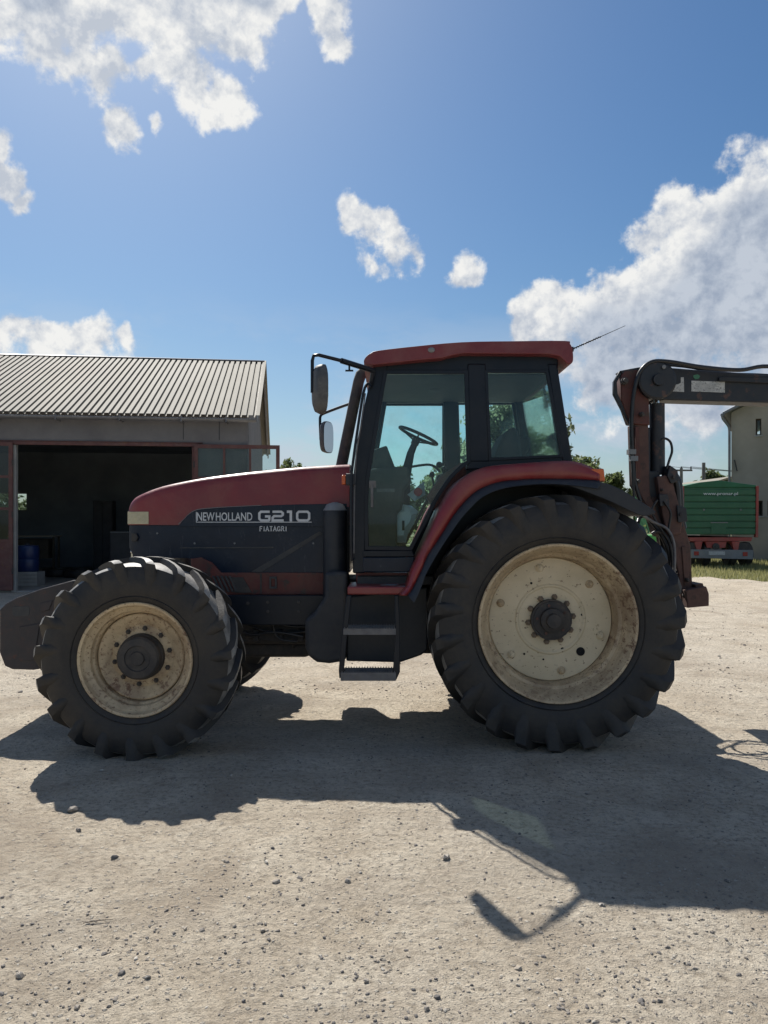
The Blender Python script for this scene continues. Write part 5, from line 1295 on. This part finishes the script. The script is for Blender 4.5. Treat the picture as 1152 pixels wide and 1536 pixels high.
PD = tree_proto(24, 5.6, 4.6, leaf_a, .15, 34, 55, (gx(880,44), 44, 0), 'dark green tree top just behind the rear edge of the cab', GT, base=.05)
PA.scale = (1.0,)*3
spots = [(PB, 785, 42, .92, 'silvery tree filling the middle of the rear cab window'), (PC, 470, 60, .82, 'low tree on the skyline above the middle of the hood'),
         (PD, 505, 70, 1.15, 'distant tree just left of the leaning exhaust pipe'), (PC, 566, 66, .86, 'distant tree behind the dashboard inside the cab view'),
         (PD, 600, 58, 1.1, 'green tree seen between dashboard and steering column'), (PC, 640, 56, .95, 'tree seen low behind the steering wheel'),
         (PA, 694, 46, .82, 'pale tree seen in the narrow gap left of the cab middle pillar'), (PD, 915, 40, .78, 'small tree above the black rear mudguard tip'),
         (PC, 938, 48, .72, 'small green tree between mudguard and crane'), (PD, 1010, 70, 1.05, 'dark tree behind the crane base and trailer edge'),
         (PC, 1040, 80, 1.12, 'distant tree just above the left end of the trailer roof'), (PD, 1068, 90, 1.45, 'distant tree above the middle of the trailer roof'),
         (PC, 1086, 96, 1.25, 'distant tree next to the downpipe of the beige house'), (PD, 400, 55, 1.0, 'tree half hidden behind the open glazed door'),
         (PB, 12, 70, .62, 'green tree seen through the small rear window of the workshop'), (PC, 50, 74, .8, 'green tree behind the workshop at its left part'),
         (PB, -30, 50, .9, 'pale tree behind the workshop beyond its left end'), (PC, 850, 52, .9, 'green tree low behind the rear fender and cab corner')]
for i, (pr_, px, Y, s_, lab) in enumerate(spots):
    copy_tree(pr_, (gx(px, Y), Y, -.05), i*1.3, s_, lab, GT)
# distant wood on the horizon
rr = random.Random(4); cl = []
for i in range(420):
    x = -190+i*.9+rr.uniform(-1,1); Y = 130+rr.uniform(-8,8)
    if -1000 < x: cl.append(((x, Y, 1.5+rr.random()*3.2), 2.2+1.6*rr.random()))
tag(part('distant_wood', leaf_cloud(rr, cl, 55, .5), leaf_a, ang=0, recalc=False, kind='stuff'), 'far off line of woodland along the horizon', 'woodland', kind='stuff')
# shrubs behind the yard edge
for k, (px, Y, s_, lab) in enumerate(((925,30,.9,'low shrub under the mudguard tip beyond the yard'), (950,33,1.2,'low shrub just left of the crane behind the tractor'), (640,50,1.4,'round shrub behind the cab steps'), (590,48,1.3,'wide shrub low behind the tractor door'), (690,47,1.3,'shrub behind the rear cab corner'), (455,50,1.4,'shrub behind the hood near the open door'))):
    t = root('shrub', (gx(px, Y), Y, 0), lab, 'shrub', 'shrubs along the far edge of the yard')
    cl = [((rr.uniform(-1.2,1.2)*s_, rr.uniform(-.6,.6)*s_, .3+rr.random()*1.2*s_), .5*s_) for _ in range(14)]
    part('foliage', leaf_cloud(rr, cl, 60, .09), leaf_a if k % 2 else leaf_b, t, local=True, ang=0, recalc=False)
    g = MB(); [g.tube([(0,0,0), (rr.uniform(-.6,.6)*s_, rr.uniform(-.3,.3), 1.0*s_)], [.03,.01], 5) for _ in range(5)]; part('stem', g, bark, t, local=True)
# grass
vs = []; fs = []; rr = random.Random(9); n_ = 0
while n_ < 52000:
    x = 3+rr.random()*22; y = 14+28*rr.random()**1.3
    if in_yard(x, y+.35*rr.random()) : continue
    n_ += 1; h = .05+.12*rr.random()**2; a = rr.random()*6.28; w = .012+.012*rr.random(); lx, ly = rr.uniform(-.05,.05), rr.uniform(-.05,.05); k = len(vs)
    vs += [(x-math.cos(a)*w, y-math.sin(a)*w, -.06), (x+math.cos(a)*w, y+math.sin(a)*w, -.06), (x+lx, y+ly, h)]; fs.append((k, k+1, k+2))
g = MB(); g.v = vs; g.f = fs
tag(part('grass', g, grass_mat, ang=0, recalc=False, kind='stuff'), 'short dry grass along the right edge of the yard', 'grass', kind='stuff')
